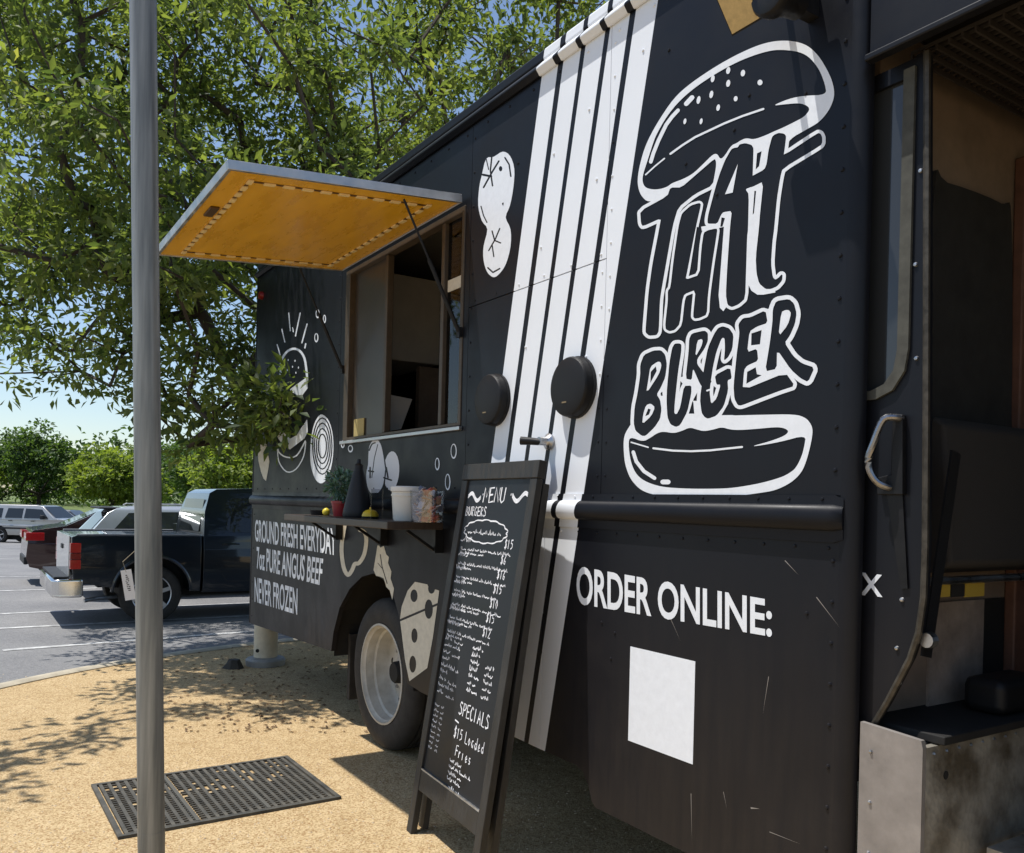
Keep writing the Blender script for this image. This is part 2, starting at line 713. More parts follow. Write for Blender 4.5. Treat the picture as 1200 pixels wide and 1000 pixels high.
KERB = [(-9, -14), (-6.6, -3), (-5.2, 2.6), (-4.6, 4.6), (-4.2, 5.8), (-3.97, 6.6), (-3.74, 7.2), (-3.42, 7.8), (-3.0, 8.4),
        (-2.45, 9.0), (-1.5, 9.75), (2, 12.0), (12, 18.5), (40, 36.5)]
KS = spline(KERB, 4, closed=False)


def offset_line(pl, d):
    out = []
    for i, p in enumerate(pl):
        a, b_ = pl[max(i - 1, 0)], pl[min(i + 1, len(pl) - 1)]
        t = Vector((b_[0] - a[0], b_[1] - a[1])).normalized()
        out.append((p[0] + t.y * d, p[1] - t.x * d))
    return out


KI = offset_line(KS, 0.15)
vs, fs = cdt([(KI + [(40, -14)], True)])
soil = MB().add([(a, b, 0) for a, b in vs], fs).build('gravel_ground', ground_mat())
tag(soil, 'tan decomposed granite ground around the food truck', None, kind='structure')
kb = MB()
prof = [(0.0, -0.16), (0.02, -0.005), (0.045, 0.02), (0.115, 0.022), (0.15, 0.008), (0.151, -0.16)]
lines = [offset_line(KS, p[0]) for p in prof]
nn = len(KS)
V = [(lines[j][i][0], lines[j][i][1], prof[j][1]) for j in range(len(prof)) for i in range(nn)]
kb.add(V, [(j * nn + i, j * nn + i + 1, (j + 1) * nn + i + 1, (j + 1) * nn + i) for j in range(len(prof) - 1) for i in range(nn - 1)])
kerb = kb.build('kerb', mat('kerb_concrete', (0.42, 0.37, 0.28), 0.9, var=0.22, scale=6, bump=0.3, bscale=90), smooth=True, angle=50)
tag(kerb, 'pale concrete kerb between the tan gravel and the car park', None, kind='structure')


def lot_z(y):
    pts = [(-40, -0.15), (16, -0.15), (30, -0.62), (44, -1.05), (56, -1.08), (400, -1.08)]
    for (a, za), (b, zb) in zip(pts, pts[1:]):
        if y <= b:
            return za + (zb - za) * (y - a) / (b - a)
    return -1.08


mb = MB()
ys = [-40, 16, 20, 25, 30, 37, 44, 56, 60]
V, Fq = [], []
for y in ys:
    V += [(-120, y, lot_z(y)), (120, y, lot_z(y))]
mb.add(V, [(2 * i, 2 * i + 1, 2 * i + 3, 2 * i + 2) for i in range(len(ys) - 1)])
lot = mb.build('car_park', asphalt_mat())
tag(lot, 'sunlit grey asphalt car park', None, kind='structure')
mb = MB()
gp = [(56.5, -1.0), (58, -0.85), (75, -0.4), (140, 0.0), (600, 0.5), (1500, 0.5)]
V = []
for y, z in gp:
    V += [(-900, y, z), (900, y, z)]
mb.add(V, [(2 * i, 2 * i + 1, 2 * i + 3, 2 * i + 2) for i in range(len(gp) - 1)])
lawn = mb.build('grass_field', mat('grass', (0.10, 0.16, 0.035), 0.9, var=0.4, scale=0.6, col2=(0.17, 0.21, 0.06)))
tag(lawn, 'green grass field beyond the car park', None, kind='structure')

M_LINE = mat('worn_white_line_paint', (0.30, 0.30, 0.30), 0.85, var=0.25, scale=9, col2=(0.66, 0.66, 0.64))


def road_line(a, b, wd=0.11):
    a, b = Vector((a[0], a[1])), Vector((b[0], b[1]))
    d = (b - a).normalized()
    n_ = Vector((-d.y, d.x)) * wd / 2
    k = 12
    V, Fq = [], []
    for i in range(k + 1):
        p = a.lerp(b, i / k)
        for q in (p + n_, p - n_):
            V.append((q.x, q.y, lot_z(q.y) + 0.005))
    o = MB().add(V, [(2 * i, 2 * i + 1, 2 * i + 3, 2 * i + 2) for i in range(k)]).build('parking_line', M_LINE)
    o.parent = lot
    return o


road_line((-5.25, 8.86), (-3.2, 10.5))
road_line((-6.25, 10.2), (-2.2, 12.85))
road_line((-7.1, 11.35), (-2.6, 14.3))
road_line((-8.7, 14.0), (-3.0, 17.7))
road_line((-10.3, 16.6), (-4.6, 20.3))
for k in range(7):
    road_line((-15 - 2.6 * k, 24.0), (-13.4 - 2.6 * k, 29))

# scattered small stones and dry leaves on the gravel
rs = np.random.default_rng(5)


def scatter_stones(n, name, mt, size, region):
    V, Fq = [], []
    for i in range(n):
        u, v = rs.uniform(*region[0]), rs.uniform(*region[1])
        g = ground(u, v)
        r = size * rs.uniform(0.4, 1.3)
        k = len(V)
        for q in ((1, 0, 0.1), (0, 1, 0.1), (-1, 0, 0.1), (0, -1, 0.1), (0, 0, 0.9)):
            j = rs.uniform(0.6, 1.2, 3)
            V.append((g.x + q[0] * r * j[0], g.y + q[1] * r * j[1], q[2] * r * j[2] * 0.8 - 0.001))
        Fq += [(k, k + 1, k + 4), (k + 1, k + 2, k + 4), (k + 2, k + 3, k + 4), (k + 3, k, k + 4)]
    o = MB().add(V, Fq).build(name, mt)
    return o


o = scatter_stones(5200, 'loose_gravel', mat('gravel_stone', (0.46, 0.36, 0.24), 0.9, var=0.4, scale=40), 0.0065, ((-60, 800), (790, 1090)))
tag(o, 'loose tan gravel grains scattered on the ground', 'gravel', kind='stuff')
V, Fq = [], []
for i in range(380):
    u = rs.normal(320, 75)
    v = rs.uniform(758, 860)
    g = ground(u, v)
    a = rs.uniform(0, 6.28)
    l = rs.uniform(0.012, 0.026)
    dx, dy = math.cos(a), math.sin(a)
    k = len(V)
    V += [(g.x - dx * l, g.y - dy * l, 0.003), (g.x - dy * l * .4, g.y + dx * l * .4, 0.012), (g.x + dx * l, g.y + dy * l, 0.006), (g.x + dy * l * .4, g.y - dx * l * .4, 0.008)]
    Fq += [(k, k + 1, k + 2), (k, k + 2, k + 3)]
o = MB().add(V, Fq).build('leaf_litter', mat('dry_leaf', (0.17, 0.10, 0.05), 0.9, var=0.4, scale=30))
tag(o, 'brown dry leaves lying behind the truck wheel', 'leaf litter', kind='stuff')
# ================================================================== FOOD TRUCK
T = empty('food_truck', P0, math.atan2(DV.y, DV.x))
tag(T, 'black step van food truck with white stripes, burger artwork and raised amber awning', 'food truck')
T_MAT = Matrix.Translation(P0) @ Matrix.Rotation(math.atan2(DV.y, DV.x), 4, 'Z')


def TW(s, y, h):
    return T_MAT @ Vector((s, y, h))


WIN = (-0.72, 0.85, 1.885, 2.995)
REAR, FRONT, RAIL_B, RAIL_T, TOP = -2.73, 3.10, 1.425, 1.548, 3.405
rect = lambda a, b, c, d: [(a, c), (b, c), (b, d), (a, d)]
plate([(rect(REAR, -0.802, RAIL_T, TOP), True)], 0, 0.035).build('side_panel', PAINT, T)
plate([(rect(-0.798, 0.899, RAIL_T, TOP), True), (rect(*WIN), False)], 0, 0.035).build('side_panel', PAINT, T)
plate([(rect(0.902, 1.972, 2.471, TOP), True)], 0, 0.035).build('side_panel', PAINT, T)
plate([(rect(0.902, 1.972, RAIL_T, 2.466), True)], 0, 0.035).build('side_panel', PAINT, T)
CE = 3.055
plate([(rect(1.975, CE, RAIL_T, TOP), True)], 0, 0.012).build('side_panel', PAINT, T)
arch_px = [(388, 763), (391, 740), (398, 712), (410, 690), (424, 676), (438, 672), (450, 680), (462, 702), (470, 732), (475, 765), (477, 801)]
arch = [W(*p) for p in arch_px]
low_rear = [(REAR, 0.43), (arch[0][0], 0.49)] + arch + [(0.49, 0.478), (1.60, 0.458), (1.60, RAIL_B), (REAR, RAIL_B)]
plate([(low_rear, True)], 0.0, 0.03).build('skirt_panel', PAINT, T)
skirt_f = [(1.603, 0.458), (1.86, 0.458), (1.905, 0.445), (1.94, 0.40), (1.965, 0.345), (1.99, 0.328), (CE, 0.328), (CE, RAIL_B), (1.603, RAIL_B)]
plate([(skirt_f, True)], 0.0, 0.012).build('skirt_panel', PAINT, T)
# half round rub rail
prof = [(0.0, 1.548), (-0.006, 1.548), (-0.007, 1.528)]
for k in range(11):
    a = math.pi / 2 - math.pi * k / 10
    prof.append((-0.008 - 0.027 * math.cos(a), 1.483 + 0.038 * math.sin(a)))
prof += [(-0.007, 1.432), (-0.006, 1.412), (0.0, 1.412)]
for a_, b_ in ((REAR, CE + 0.012),):
    mb = MB()
    n_ = len(prof)
    xs = [a_, a_ + 0.01, b_ - 0.03, b_]
    for i, x in enumerate(xs):
        for (y, z) in prof:
            sq = 0.25 if i == 3 else 1
            mb.v.append((x, y * sq - 0.001, 1.48 + (z - 1.48) * (1 if i < 3 else 0.85)))
    for i in range(3):
        for j in range(n_ - 1):
            mb.f.append((i * n_ + j, i * n_ + j + 1, (i + 1) * n_ + j + 1, (i + 1) * n_ + j))
    mb.f.append(tuple(range(n_)))
    mb.f.append(tuple(3 * n_ + j for j in range(n_)))
    mb.build('rub_rail', PAINT, T, smooth=True, angle=50)
MB().box(REAR, CE, 0.004, 0.03, RAIL_B + 0.001, RAIL_T - 0.001).build('rail_backing', PAINT, T)
mb = MB()                                            # rolled front edge of the body side
for i in range(9):
    t = math.pi / 2 * i / 8
    mb.v += [(CE + 0.0004 + 0.048 * math.sin(t), 0.040 * (1 - math.cos(t)) - 0.0004, z) for z in (0.33, TOP)]
mb.v += [(CE + 0.0004, 0.04, 0.33), (CE + 0.0004, 0.04, TOP)]
mb.f += [(2 * i, 2 * i + 1, 2 * i + 3, 2 * i + 2) for i in range(9)] + [tuple(2 * i for i in range(10)), tuple(2 * i + 1 for i in range(10))]
mb.build('corner_post', PAINT, T, smooth=True, angle=60)
MB().box(REAR - 0.03, REAR - 0.001, -0.004, 0.05, 0.43, TOP).build('corner_post', PAINT, T, bevel=0.012, segs=3)
# roof
mb = MB()
pr_ = [(-0.0005, TOP - 0.03), (-0.012, TOP - 0.032), (-0.034, TOP - 0.012), (-0.034, TOP - 0.004), (-0.004, TOP + 0.030), (0.03, TOP + 0.030), (0.03, TOP + 0.001), (-0.0005, TOP + 0.001)]
for x in (REAR - 0.02, 4.3):
    mb.v += [(x, y, z) for y, z in pr_]
n_ = len(pr_)
mb.f += [(i, (i + 1) % n_, n_ + (i + 1) % n_, n_ + i) for i in range(n_)] + [tuple(range(n_)), tuple(range(n_, 2 * n_))]
mb.build('drip_rail', PAINT, T, bevel=0.003)
MB().box(REAR - 0.02, 4.3, -0.004, 0.05, TOP + 0.033, TOP + 0.085).build('roof_edge', PAINT, T, bevel=0.012)
mb = MB()
for i in range(9):
    t = i / 8
    y = 0.052 + t * 2.2
    z = TOP + 0.06 + 0.06 * math.sin(math.pi * t)
    mb.v += [(REAR - 0.02, y, z), (4.3, y, z)]
mb.f += [(2 * i, 2 * i + 1, 2 * i + 3, 2 * i + 2) for i in range(8)]
mb.build('roof', mat('roof_aluminium', (0.5, 0.5, 0.5), 0.5, 0.8, var=0.1), T, smooth=True)
# other walls of the box
plate([(rect(REAR, 3.3, 0.30, TOP), True)], 2.27, 2.3).build('far_wall', PAINT, T)  # unseen wall, lower edge dropped to keep skylight off the ground beneath
MB().box(REAR + 0.002, REAR + 0.03, 0.052, 2.268, 0.5, TOP + 0.05).build('rear_wall', PAINT, T)
for a_, b_, y_ in ((REAR + 0.032, -0.92, 0.037), (-0.919, 0.38, 0.64), (0.381, 3.27, 0.10)):
    MB().box(a_, b_, y_, 2.266, 0.86, 0.9).build('floor_deck', M_DARK, T)
mb = MB()
mb.box(REAR + 0.2, 4.6, 0.62, 0.70, 0.55, 0.855).box(REAR + 0.2, 4.6, 1.60, 1.68, 0.55, 0.855)
for s in (-2.2, -1.0, 0.9, 2.0, 3.0):
    mb.box(s, s + 0.06, 0.1, 2.2, 0.72, 0.855)
mb.build('chassis', M_DARK, T)
MB().box(0.6, 1.45, 0.7, 1.55, 0.35, 0.7).build('fuel_tank', M_DARK, T, bevel=0.04)
MB().box(-2.69, 3.0, 0.65, 2.23, 0.9005, 0.908).build('floor_mat', M_DARK, T)
# wheel housing behind the arch
ac = (-0.27, 0.45)
mb = MB()
n_ = 18
for i in range(n_ + 1):
    a = math.pi * i / n_
    mb.v += [(ac[0] + 0.60 * math.cos(a), 0.032, ac[1] + 0.63 * math.sin(a)), (ac[0] + 0.60 * math.cos(a), 0.62, ac[1] + 0.63 * math.sin(a))]
mb.f += [(2 * i, 2 * i + 1, 2 * i + 3, 2 * i + 2) for i in range(n_)]
mb.f.append(tuple(2 * i + 1 for i in range(n_ + 1)))
mb.build('wheel_housing', M_DARK, T)
MB().box(-0.84, -0.80, 0.12, 0.55, 0.16, 0.60).build('mud_flap', M_RUBBER, T)


def truck_wheel(s, y, out=True):
    """white dished steel wheel"""
    c = (s, y, 0.455)
    tr = [(0.295, 0.03), (0.305, 0.005), (0.36, -0.006), (0.40, 0.0), (0.432, 0.012), (0.448, 0.03)]
    for k in range(5):
        yy = 0.05 + k * 0.036
        tr += [(0.456, yy), (0.456, yy + 0.022), (0.446, yy + 0.024), (0.446, yy + 0.034)]
    tr += [(0.448, 0.235), (0.42, 0.25), (0.31, 0.245), (0.295, 0.22)]
    if out:
        rm = [(0.300, 0.008), (0.303, 0.0), (0.291, -0.002), (0.286, 0.012), (0.274, 0.022), (0.270, 0.075), (0.258, 0.085), (0.256, 0.165),
              (0.246, 0.182), (0.225, 0.188), (0.215, 0.180), (0.195, 0.176), (0.13, 0.176), (0.118, 0.168), (0.112, 0.15), (0.085, 0.145), (0.0, 0.145)]
    else:
        rm = [(0.300, 0.008), (0.303, 0.0), (0.291, -0.002), (0.285, 0.02), (0.25, 0.05), (0.2, 0.06), (0.0, 0.06)]
    wh = MB().lathe(rm, c, 'Y', 48, caps=False).build('wheel', M_RIM, T, smooth=True, angle=45)
    MB().lathe(tr, c, 'Y', 56, caps=False).build('tyre', M_RUBBER, wh, smooth=True, angle=35)
    if out:
        MB().lathe([(0.0, 0.085), (0.058, 0.085), (0.066, 0.095), (0.07, 0.144)], c, 'Y', 24).build('hub', M_DARK, wh, smooth=True)
        for k in range(8):
            a = 2 * math.pi * k / 8
            MB().lathe([(0.0, 0.155), (0.011, 0.155), (0.013, 0.1755)], (s + 0.155 * math.cos(a), y, 0.455 + 0.155 * math.sin(a)), 'Y', 8).build('wheel_nut', M_STEEL, wh)
        for k in range(5):
            a = 2 * math.pi * (k + 0.4) / 5
            MB().lathe([(0.0, 0.1795), (0.024, 0.1795), (0.024, 0.19)], (s + 0.212 * math.cos(a), y, 0.455 + 0.212 * math.sin(a)), 'Y', 12).build('hand_hole', M_DARK, wh)
    return wh


truck_wheel(-0.165, 0.055)
truck_wheel(-0.165, 0.36, False)
truck_wheel(-0.165, 1.95, False)
truck_wheel(4.75, 0.10, False)
truck_wheel(4.75, 1.95, False)
MB().tube([(-0.165, 0.32, 0.455), (-0.165, 2.2, 0.455)], 0.08, 10).build('axle', M_DARK, T)
MB().tube([(4.75, 0.2, 0.455), (4.75, 2.1, 0.455)], 0.06, 10).build('axle', M_DARK, T)

# ------------------------------------------------ rivets
mb = MB()


def rivet(s, h, r=0.0065, y=0.0):
    vs = [(s, y - r * 0.8, h)]
    for k in range(6):
        a = 2 * math.pi * k / 6
        vs.append((s + r * math.cos(a), y, h + r * math.sin(a)))
        vs.append((s + r * 0.7 * math.cos(a), y - r * 0.6, h + r * 0.7 * math.sin(a)))
    fs = []
    for k in range(6):
        k2 = (k + 1) % 6
        fs += [(1 + 2 * k, 1 + 2 * k2, 2 + 2 * k2, 2 + 2 * k), (0, 2 + 2 * k, 2 + 2 * k2)]
    mb.add(vs, fs)


def row(a, b, n_, r=0.0065, y=0.0):
    for i in range(n_):
        t = i / (n_ - 1)
        rivet(a[0] + (b[0] - a[0]) * t, a[1] + (b[1] - a[1]) * t, r, y)


row((3.035, 1.62), (3.035, 3.34), 15, 0.0075)
row((3.035, 0.42), (3.035, 1.36), 9, 0.007)
row((1.70, 1.537), (3.0, 1.537), 12, 0.006, -0.0078)
row((1.72, 1.396), (3.02, 1.396), 12, 0.006)
row((-2.68, 3.34), (3.0, 3.34), 30, 0.007)
row((-2.60, 1.575), (0.80, 1.575), 18, 0.006)
row((1.998, 1.62), (1.998, 3.3), 14, 0.0055)
row((1.95, 1.62), (1.95, 2.42), 7, 0.0055)
row((0.925, 1.62), (0.925, 3.3), 11, 0.0065)
row((0.96, 2.492), (1.94, 2.492), 6, 0.006)
row((-0.83, 1.62), (-0.83, 3.3), 12, 0.006)
row((-2.68, 0.5), (-2.68, 1.36), 7, 0.006)
for s, h in ((1.32, 3.05), (1.52, 2.62), (1.60, 3.0), (1.84, 3.1), (1.9, 2.8), (2.16, 3.2), (2.3, 3.14), (2.55, 2.55), (2.68, 2.83), (2.95, 3.05), (2.9, 2.75), (1.2, 2.9),
             (2.4, 2.7), (2.62, 2.74), (1.12, 2.1), (1.42, 2.2), (1.86, 2.1), (2.95, 1.2), (2.0, 1.05), (2.08, 1.02), (2.06, 0.92)):
    rivet(s, h, 0.007)
mb.build('rivets', PAINT, T, smooth=True).__setitem__('kind', 'stuff')

# ------------------------------------------------ vinyl artwork (traced outlines laid on the panel)
FL = -0.0016


def artwork(name, items, mt, y=FL, parent=T, off=0.0):
    """items: list of (pixel polygon, keep)"""
    return flat([([W(*p, off) for p in poly], k) for poly, k in items], y).build(name, mt, parent)


WHT, BLK = True, False
L1 = [(750.6, 247.5), (782.5, 230), (786, 220), (798.75, 220), (817.5, 203.75), (838, 186), (839.6, 190), (839.4, 197), (835.6, 217.5), (815, 227.5), (795, 243.75),
      (788.75, 265), (780, 315), (775.6, 340), (773.75, 352.5), (772.5, 388), (770, 393), (761, 393.75), (757, 390), (757, 384), (760.6, 340), (765, 309), (773, 267.5),
      (775, 256), (753.75, 265.6), (751.5, 262)]
LH = [(801, 249), (810, 241), (820, 238), (822, 240), (816, 266), (806, 317.5), (803.75, 328), (820, 322.5), (822.5, 290), (825, 273), (830, 270), (840, 268), (841, 270), (840, 277.5),
      (835, 309), (830, 346), (828.75, 369), (820, 373), (814.5, 373.75), (812.5, 371), (815.6, 340), (802.5, 345), (800, 352.5), (797, 380), (791, 387), (785, 388.5), (780.5, 386),
      (780, 380), (783, 352.5), (783, 341), (786, 337.5), (790, 302.5), (795.6, 265), (799, 252)]
LA = [(865, 173), (867, 169.5), (873.75, 168), (881, 170), (883.5, 174), (883, 190), (882.5, 206), (882, 219), (874, 222), (878, 228), (877, 270), (876, 277.5), (875, 309), (873.75, 350), (866, 357), (858, 360.3), (853, 357.5),
      (851, 346), (852.5, 315), (856, 265), (858, 247.5), (848, 249), (845.5, 252), (841, 262.5), (830, 262.5), (829.4, 259), (830.5, 251), (838.75, 220), (843.75, 204), (850, 188), (857.5, 175), (861, 173.5)]
LA_C = [(865, 192.5), (859, 226), (850, 228)]
L2 = [(905, 161), (908, 158), (913, 156), (919.5, 157), (921.8, 160), (920, 175), (918.75, 182.5), (959, 156), (962, 157), (963.9, 161), (964, 167.5), (962, 171), (917.5, 198), (915, 207.5), (911, 232.5),
      (907.5, 270), (905.6, 284), (904, 309), (906, 325), (909, 328), (913, 325.5), (916, 322), (917.5, 322.5), (917, 329), (911, 336), (903.75, 339), (897.5, 339), (890, 332.5), (887, 321), (886, 302.5), (890, 265),
      (891, 251), (895, 213), (882, 219.5), (877, 220), (880, 207.5), (896, 199), (898.75, 192.5), (901, 176)]
LB = [(755, 416), (766, 411), (775, 410.6), (780, 416), (782, 427.5), (780, 442.5), (775, 454), (770, 462.5), (774, 469), (775.6, 480), (774, 491), (767.5, 501), (757, 511), (752.5, 511), (745, 505), (743, 496),
      (744, 477.5), (747.5, 461), (750.6, 440), (750.6, 427.5)]
LB_W1 = [(771, 424), (774.5, 424.5), (775.6, 429), (772.5, 439), (757.5, 462), (760.6, 442.5), (762.5, 430)]
LB_K1 = [(769, 429.5), (770, 435), (762.5, 449), (763, 436)]
LB_W2 = [(757.5, 475), (763, 473), (768, 477.5), (763.75, 487.5), (753, 497.5), (754, 486)]
LB_K2 = [(760, 479), (763, 480), (761, 486), (756.5, 488)]
LU = [(791, 403), (796, 402.5), (799, 404), (798.75, 412.5), (795, 436), (791, 474), (790.6, 484), (792, 485.5), (793.75, 485), (797.5, 477.5), (802, 452.5), (810.6, 452), (810.6, 461), (806, 482.5), (797.5, 498.5),
      (792.5, 500.6), (786, 497.5), (782.5, 489), (781.5, 470), (782, 455), (785, 424), (788, 408)]
LR = [(811, 391), (826, 387.5), (830, 390.6), (830, 400), (826, 409), (817.5, 421), (817.5, 427), (824, 436), (835, 446), (830, 455), (826, 456), (821, 451), (814, 435), (812.5, 433), (811, 445.6), (803.75, 444), (807.5, 411), (808, 397.5)]
LR_C = [(817.5, 399.5), (822, 397.5), (824, 399), (822.5, 406), (815, 419)]
LG = [(847.5, 382.5), (855, 385), (860, 392.5), (858.75, 409), (853.75, 419), (848.75, 423), (850, 409), (849.5, 397), (847.5, 396), (845.5, 398), (840, 412.5), (836, 430), (833, 450), (832, 460), (833.75, 473.75), (840, 467.5),
      (845, 451), (840, 451), (838, 440), (856, 430.6), (858, 443.75), (853, 446), (853.75, 457.5), (848.75, 476), (840, 487.5), (830, 491), (826, 489), (822.5, 483.75), (820.6, 467.5), (825, 434), (830, 407.5), (837.5, 391), (842, 384.5)]
LE = [(865.6, 380), (871, 373), (880, 372), (897.5, 363.75), (900, 378.75), (887.5, 383), (878.75, 388.75), (876, 413), (887.5, 408.75), (889, 423), (876, 428.75), (872.5, 433.75), (870.6, 457.5), (921, 437), (932, 452.5),
      (915, 458), (893.75, 466), (869, 475.6), (865, 475), (861, 467.5), (860, 452.5), (863.75, 415), (867, 391)]
LE_K = [[(881, 391), (893, 387), (891, 403.75), (880.6, 405)], [(876, 436), (886, 430.6), (887.5, 438.75), (893, 440), (875, 450)]]
LE_W = [[(878.75, 388.75), (887.5, 383), (900, 378.75), (898, 363), (904, 361), (906, 364), (905, 378), (902, 403), (897, 436), (921, 437), (898, 446), (870.6, 457.5), (872.5, 433.75), (876, 428.75), (889, 423), (887.5, 408.75), (876, 413)]]
LR2 = [(906, 362.5), (910, 353), (925, 350.6), (931, 356), (934, 367.5), (932, 380), (926, 393.75), (920, 402), (930, 417.5), (940, 426), (955, 431), (947.5, 448), (938.75, 443.75), (927.5, 433.75), (911, 410), (910.6, 432.5),
       (897, 435.6), (902.5, 402.5), (905.6, 377.5)]
LR2_C = [(916, 366), (921, 363.5), (925, 363.75), (927.5, 367.5), (923.75, 381), (912.5, 395)]
LR2_W = [(911, 410), (927.5, 433.75), (921, 437), (897, 436), (910.6, 432.5)]
BUN_O = [(760, 238), (751, 229), (747.5, 217), (748, 205), (751, 190), (757, 170), (769.4, 146), (790, 115), (810, 97.5), (840, 77.5), (865, 63.75), (888, 53.5), (906, 48.75), (922.5, 47.75), (937.5, 50), (948.75, 55),
         (960, 66), (970, 82.5), (976, 96), (978.5, 110), (976, 121), (970, 132.5), (960, 143.75), (947.5, 151), (925, 163.5), (921, 178), (905, 172), (899, 194), (884, 205), (880, 180), (866, 176), (850, 192), (836, 200), (800, 222), (780, 232)]
BUN_K = [(754, 204), (753, 212.5), (756, 220), (765, 222.5), (773.75, 222), (783, 219), (787.5, 215), (800, 210.6), (812.5, 204), (825, 192), (836, 181), (841, 180.5), (844.4, 187), (849, 184), (857.5, 170.5), (864, 168),
         (868, 165), (875, 162), (883.75, 164), (897.5, 159), (906, 155), (917, 150.4), (930, 144), (942.5, 137.5), (948, 131), (949, 127.5), (946, 124), (937.5, 121), (920, 122.5), (905, 124.4), (925, 116), (942.5, 112.5), (969, 111.5),
         (967.5, 100), (961, 82.5), (950, 68), (937.5, 61), (920, 58.75), (906, 59), (887.5, 63.75), (865, 72.5), (840, 86), (815, 102.5), (796, 119), (781, 137.5), (769, 159), (765, 170), (759, 189)]
BOT_O = [(744, 490), (738.75, 498.75), (732.5, 508.75), (731, 518.75), (731.5, 532), (733, 545), (738.75, 561), (748.75, 572.5), (758, 577.5), (770, 580.6), (807.5, 582.5), (840, 582.5), (871, 580.6), (890, 578), (908.75, 575), (927.5, 566),
         (940, 553.75), (946, 538.75), (951, 518.75), (953, 505), (951, 497.5), (945, 490), (932.5, 485.6), (890, 486.3), (846, 487.5), (855, 470), (815, 470), (800, 470), (775, 480)]
BOT_K = [(738.75, 512), (753.75, 518), (763, 513), (770, 508), (777.5, 505.8), (790, 508), (800, 505), (808.75, 501), (817, 503.5), (825, 505.6), (836, 503.75), (846, 500.6), (857.5, 504), (872, 504), (890, 502.5), (911, 500.6), (920, 502),
         (925, 505.6), (920, 511), (902.5, 517.5), (881, 523.2), (890, 522.5), (915, 518), (945, 510), (943, 523), (940, 535), (933, 549), (925, 555), (915, 560), (890, 567), (860, 572), (840, 573), (807, 573), (775, 571), (755, 564), (745, 555),
         (739, 540), (736.7, 520)]
BUN_O, BUN_K, BOT_O, BOT_K = (chaikin(p, 0.24, 2) for p in (BUN_O, BUN_K, BOT_O, BOT_K))
L1, LH, LA, L2, LB, LU, LR, LG, LE, LR2 = (chaikin(p, 0.16, 1) for p in (L1, LH, LA, L2, LB, LU, LR, LG, LE, LR2))
LB_W1, LB_W2, LR_C, LR2_C = (chaikin(p, 0.2, 1) for p in (LB_W1, LB_W2, LR_C, LR2_C))
items = [(BUN_O, WHT), (BOT_O, WHT)]
for poly, wd in ((L1, 7.5), (LH, 5.5), (LA, 7), (L2, 8), (LB, 8), (LU, 8), (LR, 8), (LG, 8), (LE, 8.5), (LR2, 10)):
    items.append((poly, WHT))
    items += [(c, WHT) for c in stroke(poly + poly[:1], wd)]
items += [([(872.5, 223), (895, 213), (891, 251), (888, 290), (887, 321), (890, 332.5), (897.5, 339), (909, 337), (909, 343), (895, 345.6), (888, 345.6), (881, 341), (877, 333), (875, 310), (877, 270), (878, 228)], WHT)]
items += [([(846, 250), (858, 247), (856, 266), (852, 315), (850, 346), (853, 358), (848, 365), (844, 361), (842.5, 346), (845, 315), (848.75, 266), (841, 268), (823, 271), (822, 266), (841, 262.5)], WHT)]
items += [([(795, 443), (822, 436), (822, 452), (812, 470), (806, 482), (797, 478), (802, 452)], WHT), ([(775, 455), (784, 440), (783, 480), (775, 480)], WHT), ([(806, 480), (822, 480), (830, 492), (795, 502)], WHT)]
items += [(p, WHT) for p in LE_W] + [(LR2_W, WHT)]
# background that shows between the letters
items += [([(812, 470), (813, 472), (814, 485), (807.5, 485)], BLK), ([(853, 474.5), (860, 478), (868, 480), (868, 486.5), (846, 486.8)], BLK), ([(774.5, 461), (776.5, 459), (777, 464), (775, 464)], BLK)]
items += [([(887.5, 180), (893, 177.5), (890, 195), (886, 199)], BLK), ([(926, 164.5), (957, 148.5), (959, 150.5), (925.5, 173.5)], BLK), ([(884.5, 224), (886.5, 224), (884, 250), (882.5, 252)], BLK)]
items += [([(817, 266), (822.5, 268), (819, 290), (814, 318), (808.5, 320)], BLK), ([(846, 255), (850, 256), (847, 266), (844.5, 266)], BLK)]
for poly in (BUN_K, BOT_K):
    items.append((poly, BLK))
for poly in (L1, LH, LA, L2, LB, LU, LR, LG, LE, LR2):
    items.append((poly, BLK))
for poly in (LA_C, LB_W1, LB_W2, LR_C, LR2_C):
    items.append((poly, WHT))
for poly in (LB_K1, LB_K2, *LE_K):
    items.append((poly, BLK))
for pts, wd in (([(795, 129.5), (788, 137), (781, 146.5), (772, 165), (766, 180), (763, 190)], 4.3), ([(811.5, 114.5), (804.5, 122)], 5.4), ([(757, 205), (768, 195), (779, 186)], 1.7),
                ([(786, 180.6), (800, 170.5), (815, 161), (849, 145), (870, 136.5), (895, 128)], 2.4),
                ([(740, 518.5), (760, 524.4)], 1.6), ([(766, 525.5), (789, 528.3), (810, 529), (832.5, 528), (851, 526), (870, 524)], 2.3),
                ([(742.5, 530), (746, 541), (755, 552.5), (767.5, 560.6)], 4.2), ([(777, 565), (783.5, 565)], 5.6),
                ([(829, 458), (835, 456)], 2.0)):
    items += [(c, WHT) for c in stroke(pts, wd)]
for x, y, rx, ry in ((835.6, 92.5, 2.2, 4.4), (853.75, 83, 2.4, 4.3), (871, 86, 2.6, 4), (853.75, 98, 2.4, 4.3), (834, 111, 2.2, 4.6), (862.5, 116, 2.3, 3.2), (842, 126.5, 2.1, 4), (822, 142.5, 1.7, 3.6),
                     (803, 142.5, 1.7, 3.5), (819, 117.5, 2.2, 4.8), (891, 97, 3, 3.4)):
    items.append((ell(x, y, rx, ry, 10, 0.2), WHT))
o = artwork('burger_logo', items, M_VINYL)
o['label'] = 'large white hand-lettered THAT BURGER logo with bun above and below'

